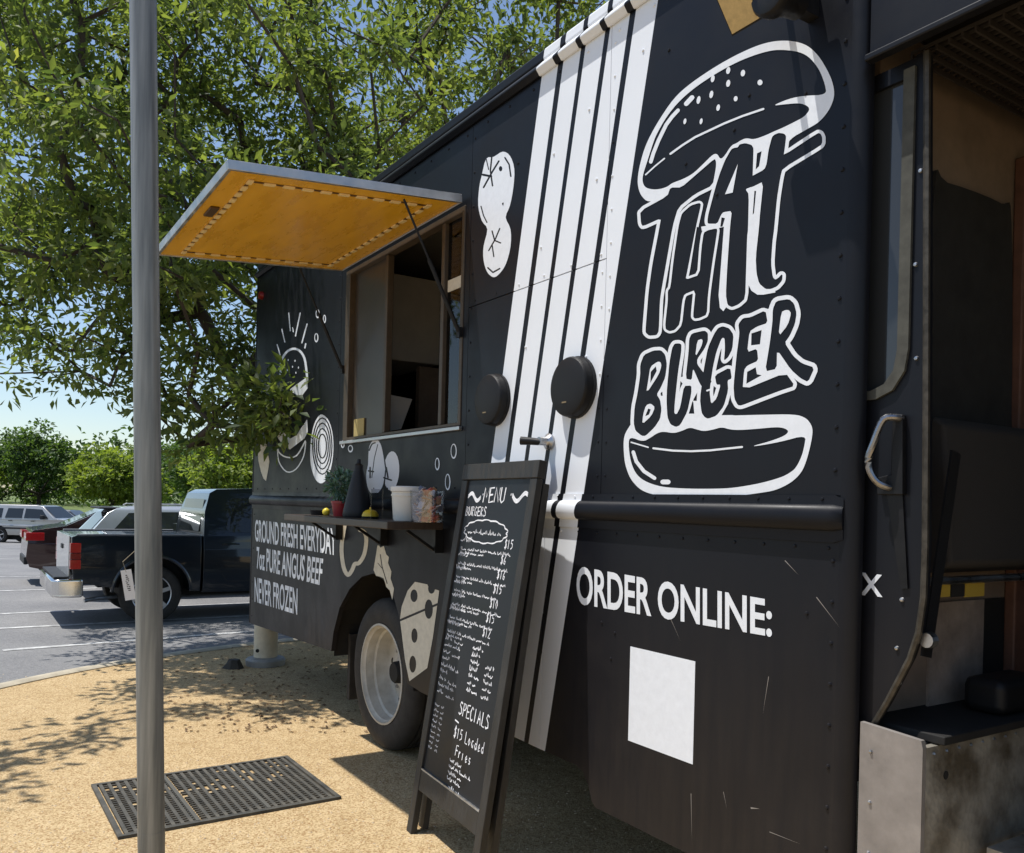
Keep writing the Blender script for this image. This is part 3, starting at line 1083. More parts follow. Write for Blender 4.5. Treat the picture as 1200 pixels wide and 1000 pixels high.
text_quad('ORDER ONLINE:', [(676, 663), (905, 703), (905, 747), (676, 708)], W, FL, 0.022).build('lettering', M_VINYL, T)
q = [W(739, 757), W(815, 776), W(815, 898), W(739, 868)]
s0, s1, h0, h1 = q[0][0], q[1][0], (q[2][1] + q[3][1]) / 2, (q[0][1] + q[1][1]) / 2
MB().box(s0, s1, -0.0012, -0.0004, h0, h1).build('blank_white_sticker', M_VINYL, T)
text_quad('GROUND FRESH EVERYDAY', [(299, 609), (394, 619.5), (394, 651.5), (299, 634.5)], W, FL, 0.018).build('lettering', M_VINYL, T)
text_quad('7oz PURE ANGUS BEEF', [(301, 640.6), (379, 654.6), (377, 687), (301, 667)], W, FL, 0.018).build('lettering', M_VINYL, T)
text_quad('NEVER FROZEN', [(298.6, 676), (349, 689.6), (348.5, 721), (298.6, 705.7)], W, FL, 0.018).build('lettering', M_VINYL, T)

# two tomatoes
it = [(spline([(579, 184), (589.5, 178), (598, 183), (603, 198), (602, 219.5), (598, 241), (593, 255), (598.6, 269), (598.6, 289), (593, 310), (584.6, 322), (578, 325), (571, 318.5), (567, 305), (567, 289), (571.4, 269), (565, 259),
              (560.7, 241), (562, 219.5), (565, 205.5), (570, 186.5)], 3), WHT)]
for pts, wd in (([(585, 189), (577, 202), (567, 220)], 2.0), ([(577, 181), (575, 200), (577.5, 218)], 1.8), ([(566, 205), (576, 207)], 2.6), ([(570, 186), (573, 199)], 1.2), ([(592, 185), (597, 193), (599, 207)], 1.8),
                ([(564, 242), (567, 253), (571, 261)], 1.4), ([(586, 268), (581, 280), (577, 287)], 1.6), ([(577, 271), (580, 282), (587, 285)], 1.6), ([(573, 294), (577, 287), (579, 301)], 1.5), ([(572, 314), (578, 319.5), (586, 315)], 1.8)):
    it += [(c, BLK) for c in stroke(pts, wd, 4)]
it.append((ell(587, 198, 2.1, 3.2, 8), BLK))
artwork('tomato_artwork', it, M_VINYL)
# cheese wedge
it = [([(486.6, 682), (501, 685), (504.5, 692), (511, 691), (515, 692.4), (513, 707), (507.6, 747), (501, 783), (480, 798.5), (475, 774), (469, 726), (471, 711), (478, 692.4)], WHT)]
it += [(ell(485.5, 698.3, 4.2, 7.5), BLK), (ell(502.8, 714, 4.8, 11.5), BLK), (ell(486, 745, 3.6, 8.5), BLK), (ell(484, 778.5, 4, 10), BLK), (ell(506, 690, 4, 6), BLK)]
it += [(c, BLK) for c in stroke([(467, 728), (516, 707)], 2.6)]
artwork('cheese_artwork', it, M_VINYL_OLD)
# lettuce leaf and pepper above the wheel
lf = [(443, 637), (446, 642), (450, 640), (453, 650), (456, 653), (455, 660), (459, 670), (458, 678), (462, 690), (460, 703), (457, 692), (453, 688), (450, 678), (446, 676), (441, 675), (438, 668), (440, 656)]
it = [(lf, WHT)] + [(c, BLK) for c in stroke([(446, 650), (448, 664), (454, 684)], 1.0, 3)] + [(c, BLK) for c in stroke([(443, 660), (448, 666)], 0.8, 3)]
artwork('lettuce_artwork', it, M_VINYL_OLD)
it = [(c, WHT) for c in stroke(spline([(405, 612), (402, 628), (400.5, 645), (403, 665), (408, 674), (413, 668), (416, 661), (421, 660), (427, 650), (429.5, 635), (428, 625), (422, 621)], 3, False), 4.6)]
it += [(c, BLK) for c in stroke(spline([(406, 630), (404.5, 645), (408, 664), (411, 663)], 3, False), 1.0, 3)]
artwork('pepper_artwork', it, M_VINYL_OLD)
# small burger with rays, onion slice, leaf, seeds near the rear
it = []
for a, b_, wd in (((338.5, 367), (340.5, 388), 1.3), ((352, 367), (346.5, 394), 1.4), ((360, 380), (354, 402), 1.5), ((330.5, 386), (334, 401), 1.3), ((325, 404), (328.5, 416), 1.3), ((358.5, 403), (357.5, 408), 1.6), ((343, 384), (344, 389), 1.2)):
    it += [(c, WHT) for c in stroke([a, b_], wd, 4)]
it += [(c, WHT) for c in stroke(spline([(329, 440), (329.5, 425), (335, 414), (343, 409), (351, 411), (357, 420), (359.5, 436), (360.5, 447)], 3, False), 2.6, 4)]
it.append(([(339, 457), (349, 450), (360, 442), (361, 455), (357, 460), (353, 466), (348, 463), (343, 460)], WHT))
for x, y in ((338, 422), (346, 423), (343, 430), (337, 434), (350, 431), (347, 437), (340, 440)):
    it.append((ell(x, y, 0.7, 1.4, 6), WHT))
it.append(([(325, 512), (330, 505), (336, 510), (341, 514), (348, 510), (353, 502), (360, 492), (361, 506), (357, 514), (349, 520), (340, 527), (331, 521)], WHT))
it += [(c, WHT) for c in stroke(spline([(325, 520), (327, 530), (336, 536), (348, 534), (358, 517)], 3, False), 1.6, 4)]
it += [(c, WHT) for c in stroke(spline([(325.5, 526), (327, 541), (336, 553), (347, 550), (356, 535), (358.5, 518)], 3, False), 1.3, 4)]
artwork('small_burger_artwork', it, M_VINYL)
it = [(spline([(378, 486), (386, 494), (390.5, 512), (390.5, 535), (386, 556), (378, 566.5), (370, 562), (364.5, 545), (364, 522), (367, 502), (372, 490)], 3), WHT)]
for rx, ry in ((11.3, 33), (9.2, 27), (7.0, 20.5), (4.8, 14)):
    e = ell(378, 523, rx, ry, 20)
    it += [(c, BLK) for c in stroke(e + e[:1], 1.5, 4)]
artwork('onion_artwork', it, M_VINYL)
artwork('leaf_artwork', [([(306, 515), (309, 521), (312, 519), (314, 531), (316, 541), (314, 553), (312, 564), (309, 561), (306, 553), (303, 540), (302, 526)], WHT)], M_VINYL_OLD)
for x, y, rx, ry in ((372.5, 368, 2.4, 5.2), (380.5, 374, 1.8, 5), (371, 396, 2.4, 5.5), (402, 521, 2.2, 4.5), (411, 526, 3, 4.5), (512.8, 544, 2.8, 7.5), (532, 529, 3.6, 9), (525, 565, 3.2, 9.8)):
    artwork('seed_artwork', [(ell(x, y, rx, ry, 14), WHT), (ell(x - 0.2, y - 0.3, rx - 1.0, ry - 1.6, 12), BLK)], M_VINYL)
it = [(ell(459, 552, 9.2, 23, 22, 0.05), WHT)]
it += [(c, BLK) for c in stroke([(449.5, 530), (452.5, 550), (450, 572)], 1.6, 4)]
it += [(spline([(432, 534), (433.5, 522), (440, 514.5), (446, 520), (449.5, 534), (451, 550), (449.5, 567), (444, 577), (437, 580), (431, 571), (429.5, 556), (431.5, 545)], 3), WHT)]
it += [(c, BLK) for c in stroke(spline([(433, 528), (436, 521), (440, 519)], 3, False), 1.6, 4)] + [(c, BLK) for c in stroke([(443, 521), (439, 537), (436, 560)], 0.9, 3)]
for a, b_ in (((453, 548), (455, 560)), ((450, 560), (459, 563)), ((432, 552), (438, 553)), ((434, 548), (434, 560))):
    it += [(c, BLK) for c in stroke([a, b_], 1.8, 4)]
artwork('vegetable_artwork', it, mat('shaded_vinyl', (0.72, 0.72, 0.74), 0.5))
# scratches in the paint of the front skirt
for a, b_, wd in (((920, 657), (936, 674), .5), ((957, 700), (984, 735), .5), ((786, 725), (798, 752), .35), ((810, 930), (811, 985), .5), ((901, 793), (894, 838), .4), ((902, 975), (940, 990), .4), ((880, 947), (891, 948), .9), ((848, 928), (852, 948), .4)):
    p, q_ = W(*a), W(*b_)
    d = Vector((q_[0] - p[0], q_[1] - p[1])).normalized() * 0.0016 * wd * 2
    MB().add([(p[0] + d.y, -0.0009, p[1] - d.x), (p[0] - d.y, -0.0009, p[1] + d.x), (q_[0], -0.0009, q_[1])], [(0, 1, 2)]).build('paint_scratch', mat('scratch', (0.22, 0.20, 0.18), 0.6), T)

# ------------------------------------------------ service window
ws0, ws1, wh0, wh1 = WIN
fr = plate([(rect(ws0 + 0.002, ws1 - 0.002, wh0 + 0.002, wh1 - 0.002), True), (rect(ws0 + 0.075, ws1 - 0.03, wh0 + 0.02, wh1 - 0.03), False)], -0.006, 0.05).build('service_window', M_BROWN, T, bevel=0.004)
sL, sR = W(450, 420)[0], W(516, 400)[0]
for s in (sL, sR):
    MB().box(s - 0.018, s + 0.018, 0.004, 0.045, wh0 + 0.021, wh1 - 0.031).build('mullion', M_BROWN, fr, bevel=0.004)
MB().box(sR + 0.019, ws1 - 0.031, 0.026, 0.030, wh0 + 0.021, wh1 - 0.031).build('pane', M_PANE, fr)
M_SCREEN = mat('brown_shade_film', (0.05, 0.041, 0.032), 0.3, var=0.15, scale=5)
MB().box(ws0 + 0.076, sL - 0.019, 0.030, 0.034, wh0 + 0.0215, wh1 - 0.0315).build('shade', M_SCREEN, fr)
MB().box(sR + 0.019, ws1 - 0.031, 0.052, 0.056, wh0 + 0.04, wh1 - 0.031).build('shade', M_SCREEN, fr)
MB().box(ws0 - 0.01, ws1 + 0.015, -0.022, 0.0, wh0 - 0.022, wh0 - 0.001).build('sill', M_ALU, fr, bevel=0.004)
a, b_ = W(530, 315), W(541, 300)
MB().box(sR + 0.03, ws1 - 0.05, 0.020, 0.0245, 2.60, 2.66).build('notice', M_VINYL_OLD, fr)
MB().box(ws0 + 0.13, ws0 + 0.29, 0.020, 0.0245, 1.91, 2.02).build('notice', mat('yellowed_paper', (0.42, 0.33, 0.13), 0.8), fr)
# kitchen seen through the opening
MB().box(-2.7, 3.25, 2.24, 2.264, 0.91, 3.40).build('kitchen_lining', mat('kitchen_steel', (0.32, 0.30, 0.28), 0.45, 0.3, var=0.15, scale=3), T)
MB().box(-2.7, 3.25, 0.037, 2.238, 3.30, 3.40).build('kitchen_ceiling', M_GREY, T)
k0, k1 = WB(455, 421, -0.9), WB(514, 338, -0.9)
MB().box(-1.6, -0.9, k0[0], k1[0] + 0.02, k0[1], k1[1] + 0.05).build('wall_cabinet', mat('cabinet_enamel', (0.60, 0.56, 0.50), 0.5, var=0.08), T, bevel=0.008)
k0, k1 = WB(490, 500, -0.7), WB(514, 432, -0.7)
MB().box(-0.75, -0.7, k0[0], k1[0], k0[1], k1[1]).build('kitchen_board', M_TAN, T)
MB().box(-1.75, -0.85, 1.45, 2.23, 0.91, 2.80).build('fridge', mat('fridge_enamel', (0.52, 0.50, 0.47), 0.4), T, bevel=0.02)
MB().box(-0.83, 1.5, 1.55, 2.23, 0.91, 1.82).build('griddle_counter', M_BLACK, T, bevel=0.01)
MB().box(-0.80, 1.4, 1.60, 2.23, 2.55, 3.28).build('extractor_hood', mat('hood_steel', (0.22, 0.20, 0.18), 0.4, 0.8), T, bevel=0.01)
MB().box(-2.6, -1.76, 1.6, 2.23, 0.91, 2.2).build('shelf_unit', M_BLACK, T, bevel=0.01)
MB().box(-0.55, 0.7, 0.06, 0.40, 1.60, 1.83).build('serving_counter', M_STEEL, T, bevel=0.01)
kk = [WB(u_, v_, -0.30) for u_, v_ in ((452, 506), (470, 503), (483, 468), (453, 462))]
solid([(kk, True)], lambda a, b: (-0.30, a, b), lambda a, b: (-0.306, a, b)).build('tilted_card', mat('grey_card', (0.5, 0.47, 0.42), 0.7), T)

# ------------------------------------------------ awning
AW0, AW1 = -0.745, 0.853
HY, HZ, OY, OZ = -0.024, 3.005, -1.17, 2.905
adir = Vector((0, OY - HY, OZ - HZ)).normalized()
anor = Vector((0, -adir.z, adir.y))
if anor.z < 0:
    anor = -anor


def AWP(s, t, up=0.0):
    """t metres from the hinge, up above the underside"""
    p = Vector((s, HY, HZ)) + adir * t + anor * up
    return (p.x, p.y, p.z)


AL = (Vector((0, OY, OZ)) - Vector((0, HY, HZ))).length


def awbox(mb, a, b, t0, t1, u0, u1):
    vs = [AWP(a, t0, u0), AWP(b, t0, u0), AWP(b, t1, u0), AWP(a, t1, u0), AWP(a, t0, u1), AWP(b, t0, u1), AWP(b, t1, u1), AWP(a, t1, u1)]
    return mb.add(vs, [(3, 2, 1, 0), (4, 5, 6, 7), (0, 1, 5, 4), (1, 2, 6, 5), (2, 3, 7, 6), (3, 0, 4, 7)])


aw = awbox(MB(), AW0 + 0.02, AW1 - 0.02, 0.01, AL - 0.02, 0.0, 0.026).build('awning', M_ORANGE, T)
awbox(MB(), AW0 + 0.004, AW1 - 0.004, 0.004, AL - 0.004, 0.0265, 0.030).build('awning_top_skin', PAINT, aw)
for (a, b_, t0, t1) in ((AW0, AW0 + 0.018, 0.0, AL), (AW1 - 0.018, AW1, 0.0, AL), (AW0 + 0.0185, AW1 - 0.0185, AL - 0.018, AL), (AW0 + 0.0185, AW1 - 0.0185, 0.0, 0.008)):
    awbox(MB(), a, b_, t0, t1, -0.006, 0.036).build('frame_edge', M_ALU, aw, bevel=0.003)
M_LED = mat('led_module', (0.80, 0.62, 0.30), 0.4)
M_LEDK = mat('led_strip_backing', (0.10, 0.045, 0.01), 0.5)
ins = 0.13
led = awbox(MB(), -0.026, 0.026, -0.012, 0.012, -0.009, -0.002).build('led_module', M_LED, aw)
led_me = led.data
first = True


def put_led(s, t, along_s=True):
    global first
    p = Vector(AWP(s, t)) - Vector(AWP(0, 0))
    o_ = led if first else led.copy()
    if not first:
        COL.objects.link(o_)
        o_.parent = aw
    first = False
    o_.location = Vector((0, 0, 0))
    if along_s:
        o_.matrix_local = Matrix.Translation(p)
    else:
        piv = Vector(AWP(0, 0))
        o_.matrix_local = Matrix.Translation(p) @ Matrix.Translation(piv) @ Matrix.Rotation(math.pi / 2, 4, anor) @ Matrix.Translation(-piv)


for k in range(15):
    s = AW0 + ins + (AW1 - AW0 - 2 * ins) * k / 14
    put_led(s, ins)
    put_led(s, AL - ins)
for k in range(1, 10):
    t = ins + (AL - 2 * ins) * k / 10
    put_led(AW0 + ins, t, False)
    put_led(AW1 - ins, t, False)
mb = MB()
awbox(mb, AW0 + ins, AW1 - ins, ins - 0.008, ins + 0.008, -0.003, -0.0005)
awbox(mb, AW0 + ins, AW1 - ins, AL - ins - 0.008, AL - ins + 0.008, -0.003, -0.0005)
awbox(mb, AW0 + ins - 0.008, AW0 + ins + 0.008, ins, AL - ins, -0.0035, -0.001)
awbox(mb, AW1 - ins - 0.008, AW1 - ins + 0.008, ins, AL - ins, -0.0035, -0.001)
mb.build('led_wiring', M_LEDK, aw)
awbox(MB(), 0.15, 0.30, AL - 0.105, AL - 0.06, -0.012, -0.0005).build('latch', mat('brown_latch', (0.10, 0.055, 0.02), 0.5, 0.4), aw, bevel=0.004)
for k, (a, b_) in enumerate(((0.10, 0.16), (0.2, 0.26))):
    pass
# gas struts
for s, hh in ((AW1 - 0.05, 2.36), (AW0 + 0.03, 2.36)):
    top = Vector(AWP(s, 0.30, -0.012))
    bot = Vector((s + (0.03 if s > 0 else -0.01), -0.018, hh))
    st = MB().tube([bot, bot.lerp(top, 0.55)], 0.011, 8).tube([bot.lerp(top, 0.55), top], 0.006, 8).build('gas_strut', M_BLACK, T, smooth=True)
    MB().box(bot.x - 0.015, bot.x + 0.015, -0.022, 0.0, bot.z - 0.03, bot.z + 0.02).build('strut_bracket', M_BLACK, st)

# ------------------------------------------------ shelf
SH_S0, SH_S1, SH_Y, SH_T, SH_TH = -0.80, 0.775, -0.355, 1.402, 0.04
M_SHELF = mat('dark_brown_shelf', (0.045, 0.032, 0.024), 0.4, var=0.25, scale=8, stretch=(1, 6, 1))
sh = MB().box(SH_S0, SH_S1, SH_Y, -0.045, SH_T - SH_TH, SH_T).build('serving_shelf', M_SHELF, T, bevel=0.006)
for s in (-0.70, 0.0, 0.68):
    mb = MB()
    mb.box(s - 0.02, s + 0.02, -0.05, -0.002, 1.24, SH_T - SH_TH)
    mb.bar((s, -0.04, 1.25), (s, -0.20, SH_T - SH_TH - 0.01), 0.02, 0.014)
    mb.build('bracket', M_BLACK, sh)

# ------------------------------------------------ round covers, tap, flood lamp
for (u, v, rr) in ((570, 468, 0.118), (664, 453, 0.122)):
    s, h = W(u, v, 0.055)
    c = MB().lathe([(0.0, -0.064), (rr * 0.5, -0.062), (rr * 0.86, -0.056), (rr * 0.95, -0.052), (rr * 0.985, -0.046), (rr, -0.040), (rr, -0.0005)], (s, 0, h), 'Y', 40).build('round_cover', M_BLACKP, T, smooth=True, angle=30)
    MB().lathe([(rr * 1.04, -0.0005), (rr * 1.04, -0.012), (rr * 1.003, -0.014), (rr * 1.003, -0.0005)], (s, 0, h), 'Y', 40).build('rim_ring', M_BLACKP, c)
    MB().box(s - 0.02, s + 0.01, -0.0632, -0.0622, h - rr * 0.55, h - rr * 0.50).build('cast_mark', mat('brass_mark', (0.2, 0.15, 0.08), 0.5), c)
s, h = W(645, 518)
tp = MB().lathe([(0.032, -0.0005), (0.036, -0.012), (0.025, -0.02), (0.018, -0.03), (0.018, -0.06), (0.0, -0.06)], (s, 0, h), 'Y', 20).build('door_latch', M_STEEL, T, smooth=True)
MB().tube([(s, -0.05, h - 0.004), (s - 0.035, -0.075, h), (s - 0.07, -0.105, h + 0.002)], [0.014, 0.016, 0.018], 12).build('latch_knob', M_BLACKP, tp, smooth=True)

# flood lamp: arm from the roof edge, lamp face looks out and down
c0 = W(866, 10, 0.20)
c = Vector((c0[0], -0.20, c0[1]))
e1 = Vector((1, 0, 0))
e2 = Vector((0, 0.62, -0.78)).normalized()
nrm = Vector((0, -0.78, -0.62)).normalized()
hs = 0.058
mb = MB()
vs = []
for k, (d_, sc) in enumerate(((0.0, 1.0), (-0.03, 1.0), (-0.05, 0.7))):
    for sx, sy in ((-1, -1), (1, -1), (1, 1), (-1, 1)):
        vs.append(c + e1 * sx * hs * sc + e2 * sy * hs * sc + nrm * d_)
mb.add(vs, [(0, 1, 2, 3), (0, 4, 5, 1), (1, 5, 6, 2), (2, 6, 7, 3), (3, 7, 4, 0), (4, 8, 9, 5), (5, 9, 10, 6), (6, 10, 11, 7), (7, 11, 8, 4), (11, 10, 9, 8)])
fl = mb.build('flood_lamp', M_BLACK, T)
mb = MB()
vs = []
for d_ in (0.001, 0.004):
    for sx, sy in ((-1, -1), (1, -1), (1, 1), (-1, 1)):
        vs.append(c + e1 * sx * hs * 0.9 + e2 * sy * hs * 0.9 + nrm * d_)
mb.add(vs, [(0, 1, 2, 3), (7, 6, 5, 4), (0, 4, 5, 1), (1, 5, 6, 2), (2, 6, 7, 3), (3, 7, 4, 0)])
mb.build('lens', mat('amber_lens', (0.50, 0.37, 0.17), 0.35, var=0.15, scale=60), fl)
mb = MB()
mb.tube([c - nrm * 0.05, c - nrm * 0.05 + Vector((0, 0.03, 0.05)), Vector((c.x, -0.02, c.z + 0.12)), Vector((c.x, 0.0, c.z + 0.12))], 0.012, 8)
mb.build('arm', M_BLACK, fl)
# horn shaped siren beside it
c0 = W(922, 4, 0.12)
c = Vector((c0[0], -0.13, c0[1] + 0.01))
hn = MB().lathe([(0.0, -0.075), (0.045, -0.075), (0.062, -0.07), (0.068, -0.06), (0.066, -0.03), (0.05, 0.0), (0.042, 0.03), (0.04, 0.06), (0.0, 0.06)], c, 'Y', 28).build('alarm_horn', M_BLACK, T, smooth=True, angle=40)
MB().box(c.x - 0.02, c.x + 0.02, c.y + 0.05, -0.0005, c.z - 0.02, c.z + 0.05).build('bracket', M_BLACK, hn)
MB().box(c.x - 0.03, c.x + 0.04, c.y - 0.02, c.y + 0.055, c.z + 0.05, c.z + 0.14).build('ballast_box', M_BLACK, hn, bevel=0.008)
# ------------------------------------------------ cab doorway
plate([(rect(FRONT + 0.015, 4.12, 2.765, TOP), True)], 0, 0.035).build('header_panel', PAINT, T)
MB().bar((FRONT + 0.015, -0.012, 2.755), (4.12, -0.012, 2.755), 0.035, 0.02).build('header_rail', PAINT, T, bevel=0.006)
dp = [(1000, 890), (1005, 880), (1040, 822), (1066, 772), (1076, 742), (1082, 700), (1084, 640), (1085, 500), (1086, 62)]
dpoly = [W(*p, -0.065) for p in dp]
dpoly = [(2.7, dpoly[0][1])] + dpoly + [(2.7, dpoly[-1][1])]
gw = [(2.8, 1.845), (3.11, 1.845), (3.15, 1.86), (3.178, 1.895), (3.188, 1.95), (3.188, 2.70), (2.8, 2.70)]
go = [(2.8, 1.82), (3.12, 1.82), (3.17, 1.84), (3.205, 1.89), (3.215, 1.95), (3.215, 2.72), (2.8, 2.72)]
dr = plate([(dpoly, True), (gw, False)], 0.065, 0.095).build('sliding_door', PAINT, T)
plate([(go, True), ([(a - 0.006 if a > 2.9 else a - 0.1, b if b < 2.6 else b + 0.1) for a, b in gw], False)], 0.055, 0.0645).build('window_gasket', M_GASKET, dr)
plate([(gw, True)], 0.078, 0.084).build('pane', M_GLASS_T, dr)
edge = [(a, b) for a, b in dpoly[1:-1]]
mb = MB()
mb.tube([(a + 0.004, 0.06, b) for a, b in edge], 0.009, 6)
mb.build('door_edge_trim', mat('worn_edge', (0.07, 0.062, 0.05), 0.5, 0.5, var=0.5, scale=30), dr)
mb = MB()
hp = [W(*p, -0.02) for p in ((1048, 489), (1036, 492), (1027, 520), (1021, 542), (1026, 562), (1036, 572))]
hp = spline(hp, 4, False)
mb.tube([(a, 0.055 - 0.05 * math.sin(math.pi * min(1, max(0, i / (len(hp) - 1)))) ** 0.5, b) for i, (a, b) in enumerate(hp)], 0.010, 10)
h2 = [W(*p, -0.055) for p in ((1048, 486), (1060, 486), (1060, 580), (1030, 580), (1030, 560), (1046, 556))]
mb2 = plate([(h2, True)], 0.045, 0.064)
hd = mb2.build('handle', M_BLACK, dr, bevel=0.004)
mb.build('handle_grip', mat('worn_chrome', (0.28, 0.28, 0.29), 0.3, 1.0, rvar=0.15, scale=30), dr, smooth=True)
h3 = [W(*p, -0.06) for p in ((1040, 580), (1058, 580), (1064, 690), (1056, 690))]
plate([(h3, True)], 0.058, 0.0645).build('push_plate', M_BLACK, dr)
for u, v in ((1058, 650), (1056, 703), (1050, 760), (1078, 200), (1073, 420), (1072, 310), (1028, 568), (1053, 800)):
    s, h = W(u, v, -0.06)
    MB().lathe([(0.0, -0.006), (0.005, -0.005), (0.007, 0.0)], (s, 0.0648, h), 'Y', 8).build('bolt', M_STEEL, dr)
text_quad('EX', [(995, 669), (1034, 674), (1034, 700), (995, 696)], lambda u, v: W(u, v, -0.063), 0.0635, 0.02).build('lettering', M_VINYL, dr)

# bulkhead behind the seats
BS, BK = 3.30, 3.06
bw = lambda u, v: WB(u, v, BK + 0.02)
MB().box(BK - 0.02, BK + 0.02, 0.10, 2.25, 0.915, 2.915).build('bulkhead', M_TAN, T)


def cross_plate(pts, s0, s1):
    return solid([(pts, True)], lambda a, b: (s1, a, b), lambda a, b: (s0, a, b))


rp = spline([bw(*p) for p in ((1083, 492), (1172, 500), (1180, 480), (1180, 262), (1168, 240), (1105, 216), (1090, 222))], 4)
cross_plate(rp, BK + 0.021, BK + 0.035).build('bulkhead_hatch', mat('dark_hatch', (0.02, 0.02, 0.02), 0.8, var=0.3, scale=12), T)
y0_, y1_ = bw(1183, 400)[0], bw(1199, 400)[0]
MB().box(BK + 0.021, BK + 0.06, y0_, y1_, 0.95, 2.7).build('grab_post', mat('rust_brown_post', (0.12, 0.055, 0.035), 0.6, var=0.25, scale=15), T, bevel=0.008)
q0, q1 = bw(1084, 832), bw(1150, 702)
MB().box(BK + 0.021, BK + 0.03, q0[0], q1[0], q0[1], q1[1]).build('pale_panel', mat('grimy_panel', (0.26, 0.21, 0.175), 0.7, var=0.35, scale=9), T)
q2 = bw(1195, 700)
MB().box(BK + 0.021, BK + 0.024, q1[0] + 0.01, q2[0], q0[1], q1[1]).build('dark_opening', M_DARK, T)
r0_, r1_ = WB(1080, 682, BK + 0.15), WB(1200, 678, BK + 0.15)
MB().tube([(BK + 0.15, r0_[0], r0_[1]), (BK + 0.15, r1_[0] + 0.4, r0_[1])], 0.012, 8).build('seat_rail', M_STEEL, T)
for i, (u0, u1) in enumerate(((1100, 1113), (1114, 1130), (1131, 1153))):
    a_, b_ = WB(u0, 700, BK + 0.14), WB(u1, 682, BK + 0.14)
    MB().box(BK + 0.135, BK + 0.142, a_[0], b_[0], a_[1], b_[1]).build('hazard_tape', mat('tape_yellow', (0.42, 0.29, 0.04), 0.6) if i != 1 else M_DARK, T)
# folding seat
prof = [(0.02, 1.33), (0.02, 1.74), (0.05, 1.79), (0.09, 1.76), (0.12, 1.36), (0.07, 1.33)]
ys_ = WB(1092, 560, BK + 0.10)[0]
sb = solid([([(a, b) for a, b in prof], True)], lambda a, b: (BK + 0.045 + a, ys_, b), lambda a, b: (BK + 0.045 + a, ys_ + 0.62, b))
seat = sb.build('jump_seat', mat('dark_seat_cloth', (0.035, 0.031, 0.028), 0.9, bump=0.2, bscale=200), T, bevel=0.03, segs=3)
a_, b_ = WB(1120, 530, BK + 0.2), WB(1085, 770, BK + 0.2)
MB().bar((BK + 0.2, a_[0], a_[1]), (BK + 0.2, b_[0], b_[1]), 0.045, 0.006, (1, 0, 0)).build('seat_belt', M_BLACKP, seat)
c_ = WB(1086, 750, BK + 0.21)
MB().lathe([(0.0, -0.012), (0.02, -0.012), (0.022, 0.012), (0.0, 0.012)], (BK + 0.215, c_[0], c_[1]), 'Y', 12).build('belt_buckle', M_STEEL, seat)
MB().box(BK + 0.10, BK + 0.23, q0[0] + 0.05, q0[0] + 0.30, 0.913, 1.02).build('floor_bag', M_BLACKP, T, bevel=0.03)
# step well
def diamond_plate():
    mt, n, L, b = new_mat('diamond_plate')
    b.inputs['Base Color'].default_value = (0.42, 0.40, 0.36, 1)
    b.inputs['Metallic'].default_value = 0.55
    tc = n.new('ShaderNodeTexCoord')
    nz = n.new('ShaderNodeTexNoise')
    nz.inputs['Scale'].default_value = 9
    nz.inputs['Detail'].default_value = 8
    L.new(tc.outputs['Object'], nz.inputs['Vector'])
    rp_ = n.new('ShaderNodeValToRGB')
    rp_.color_ramp.elements[0].position = 0.32
    rp_.color_ramp.elements[0].color = (0.14, 0.115, 0.08, 1)
    rp_.color_ramp.elements[1].position = 0.62
    rp_.color_ramp.elements[1].color = (0.46, 0.43, 0.37, 1)
    L.new(nz.outputs[0], rp_.inputs[0])
    L.new(rp_.outputs[0], b.inputs['Base Color'])
    b.inputs['Roughness'].default_value = 0.5
    vo = n.new('ShaderNodeTexVoronoi')
    vo.inputs['Scale'].default_value = 55
    L.new(tc.outputs['Object'], vo.inputs['Vector'])
    bp = n.new('ShaderNodeBump')
    bp.inputs['Strength'].default_value = 0.35
    bp.inputs['Distance'].default_value = 0.004
    L.new(vo.outputs['Distance'], bp.inputs['Height'])
    L.new(bp.outputs[0], b.inputs['Normal'])
    return mt


M_TREAD = diamond_plate()
MB().box(BS - 0.02, BS + 0.0, 0.048, 2.2, 0.22, 0.885).build('step_riser', M_TREAD, T)
fp = [(FRONT + 0.015, 0.22), (BS + 0.0, 0.22), (BS + 0.0, 0.885), (BS - 0.005, 0.905), (FRONT + 0.015, 0.915)]
plate([(fp, True)], 0.03, 0.047).build('step_flange', mat('grey_flange', (0.27, 0.245, 0.225), 0.55, 0.3, var=0.2, scale=10), T)
MB().box(2.75, BS + 0.02, 0.098, 2.2, 0.8875, 0.912).build('cab_floor', M_DARK, T, bevel=0.004)
MB().box(BS + 0.03, 4.05, 0.30, 2.2, 0.56, 0.585).build('step_tread', M_TREAD, T)
MB().box(BS + 0.03, 4.05, 0.30, 0.32, 0.22, 0.558).build('step_face', M_TREAD, T)
MB().box(BS + 0.03, 4.05, 0.02, 0.30, 0.22, 0.245).build('lower_step', M_TREAD, T)
mb = MB()
for i in range(14):
    mb.lathe([(0.0, 0.006), (0.004, 0.005), (0.006, 0.0)], (BS, 0.08 + 0.06 * i, 0.865), 'Z', 6)
for i, h in enumerate((0.84, 0.7, 0.56, 0.42)):
    mb.lathe([(0.0, -0.006), (0.004, -0.005), (0.006, 0.0)], (FRONT + 0.05, 0.03, h), 'Y', 6)
mb.build('step_rivets', M_STEEL, T)
MB().lathe([(0.0, 0.0), (0.012, 0.0), (0.012, 0.001), (0.0, 0.001)], (0, 0, 0), 'Y', 10).build('drain_hole', M_DARK, T).matrix_local = Matrix.Translation((BS + 0.0015, 0.14, 0.80)) @ Matrix.Rotation(math.pi / 2, 4, 'Z')
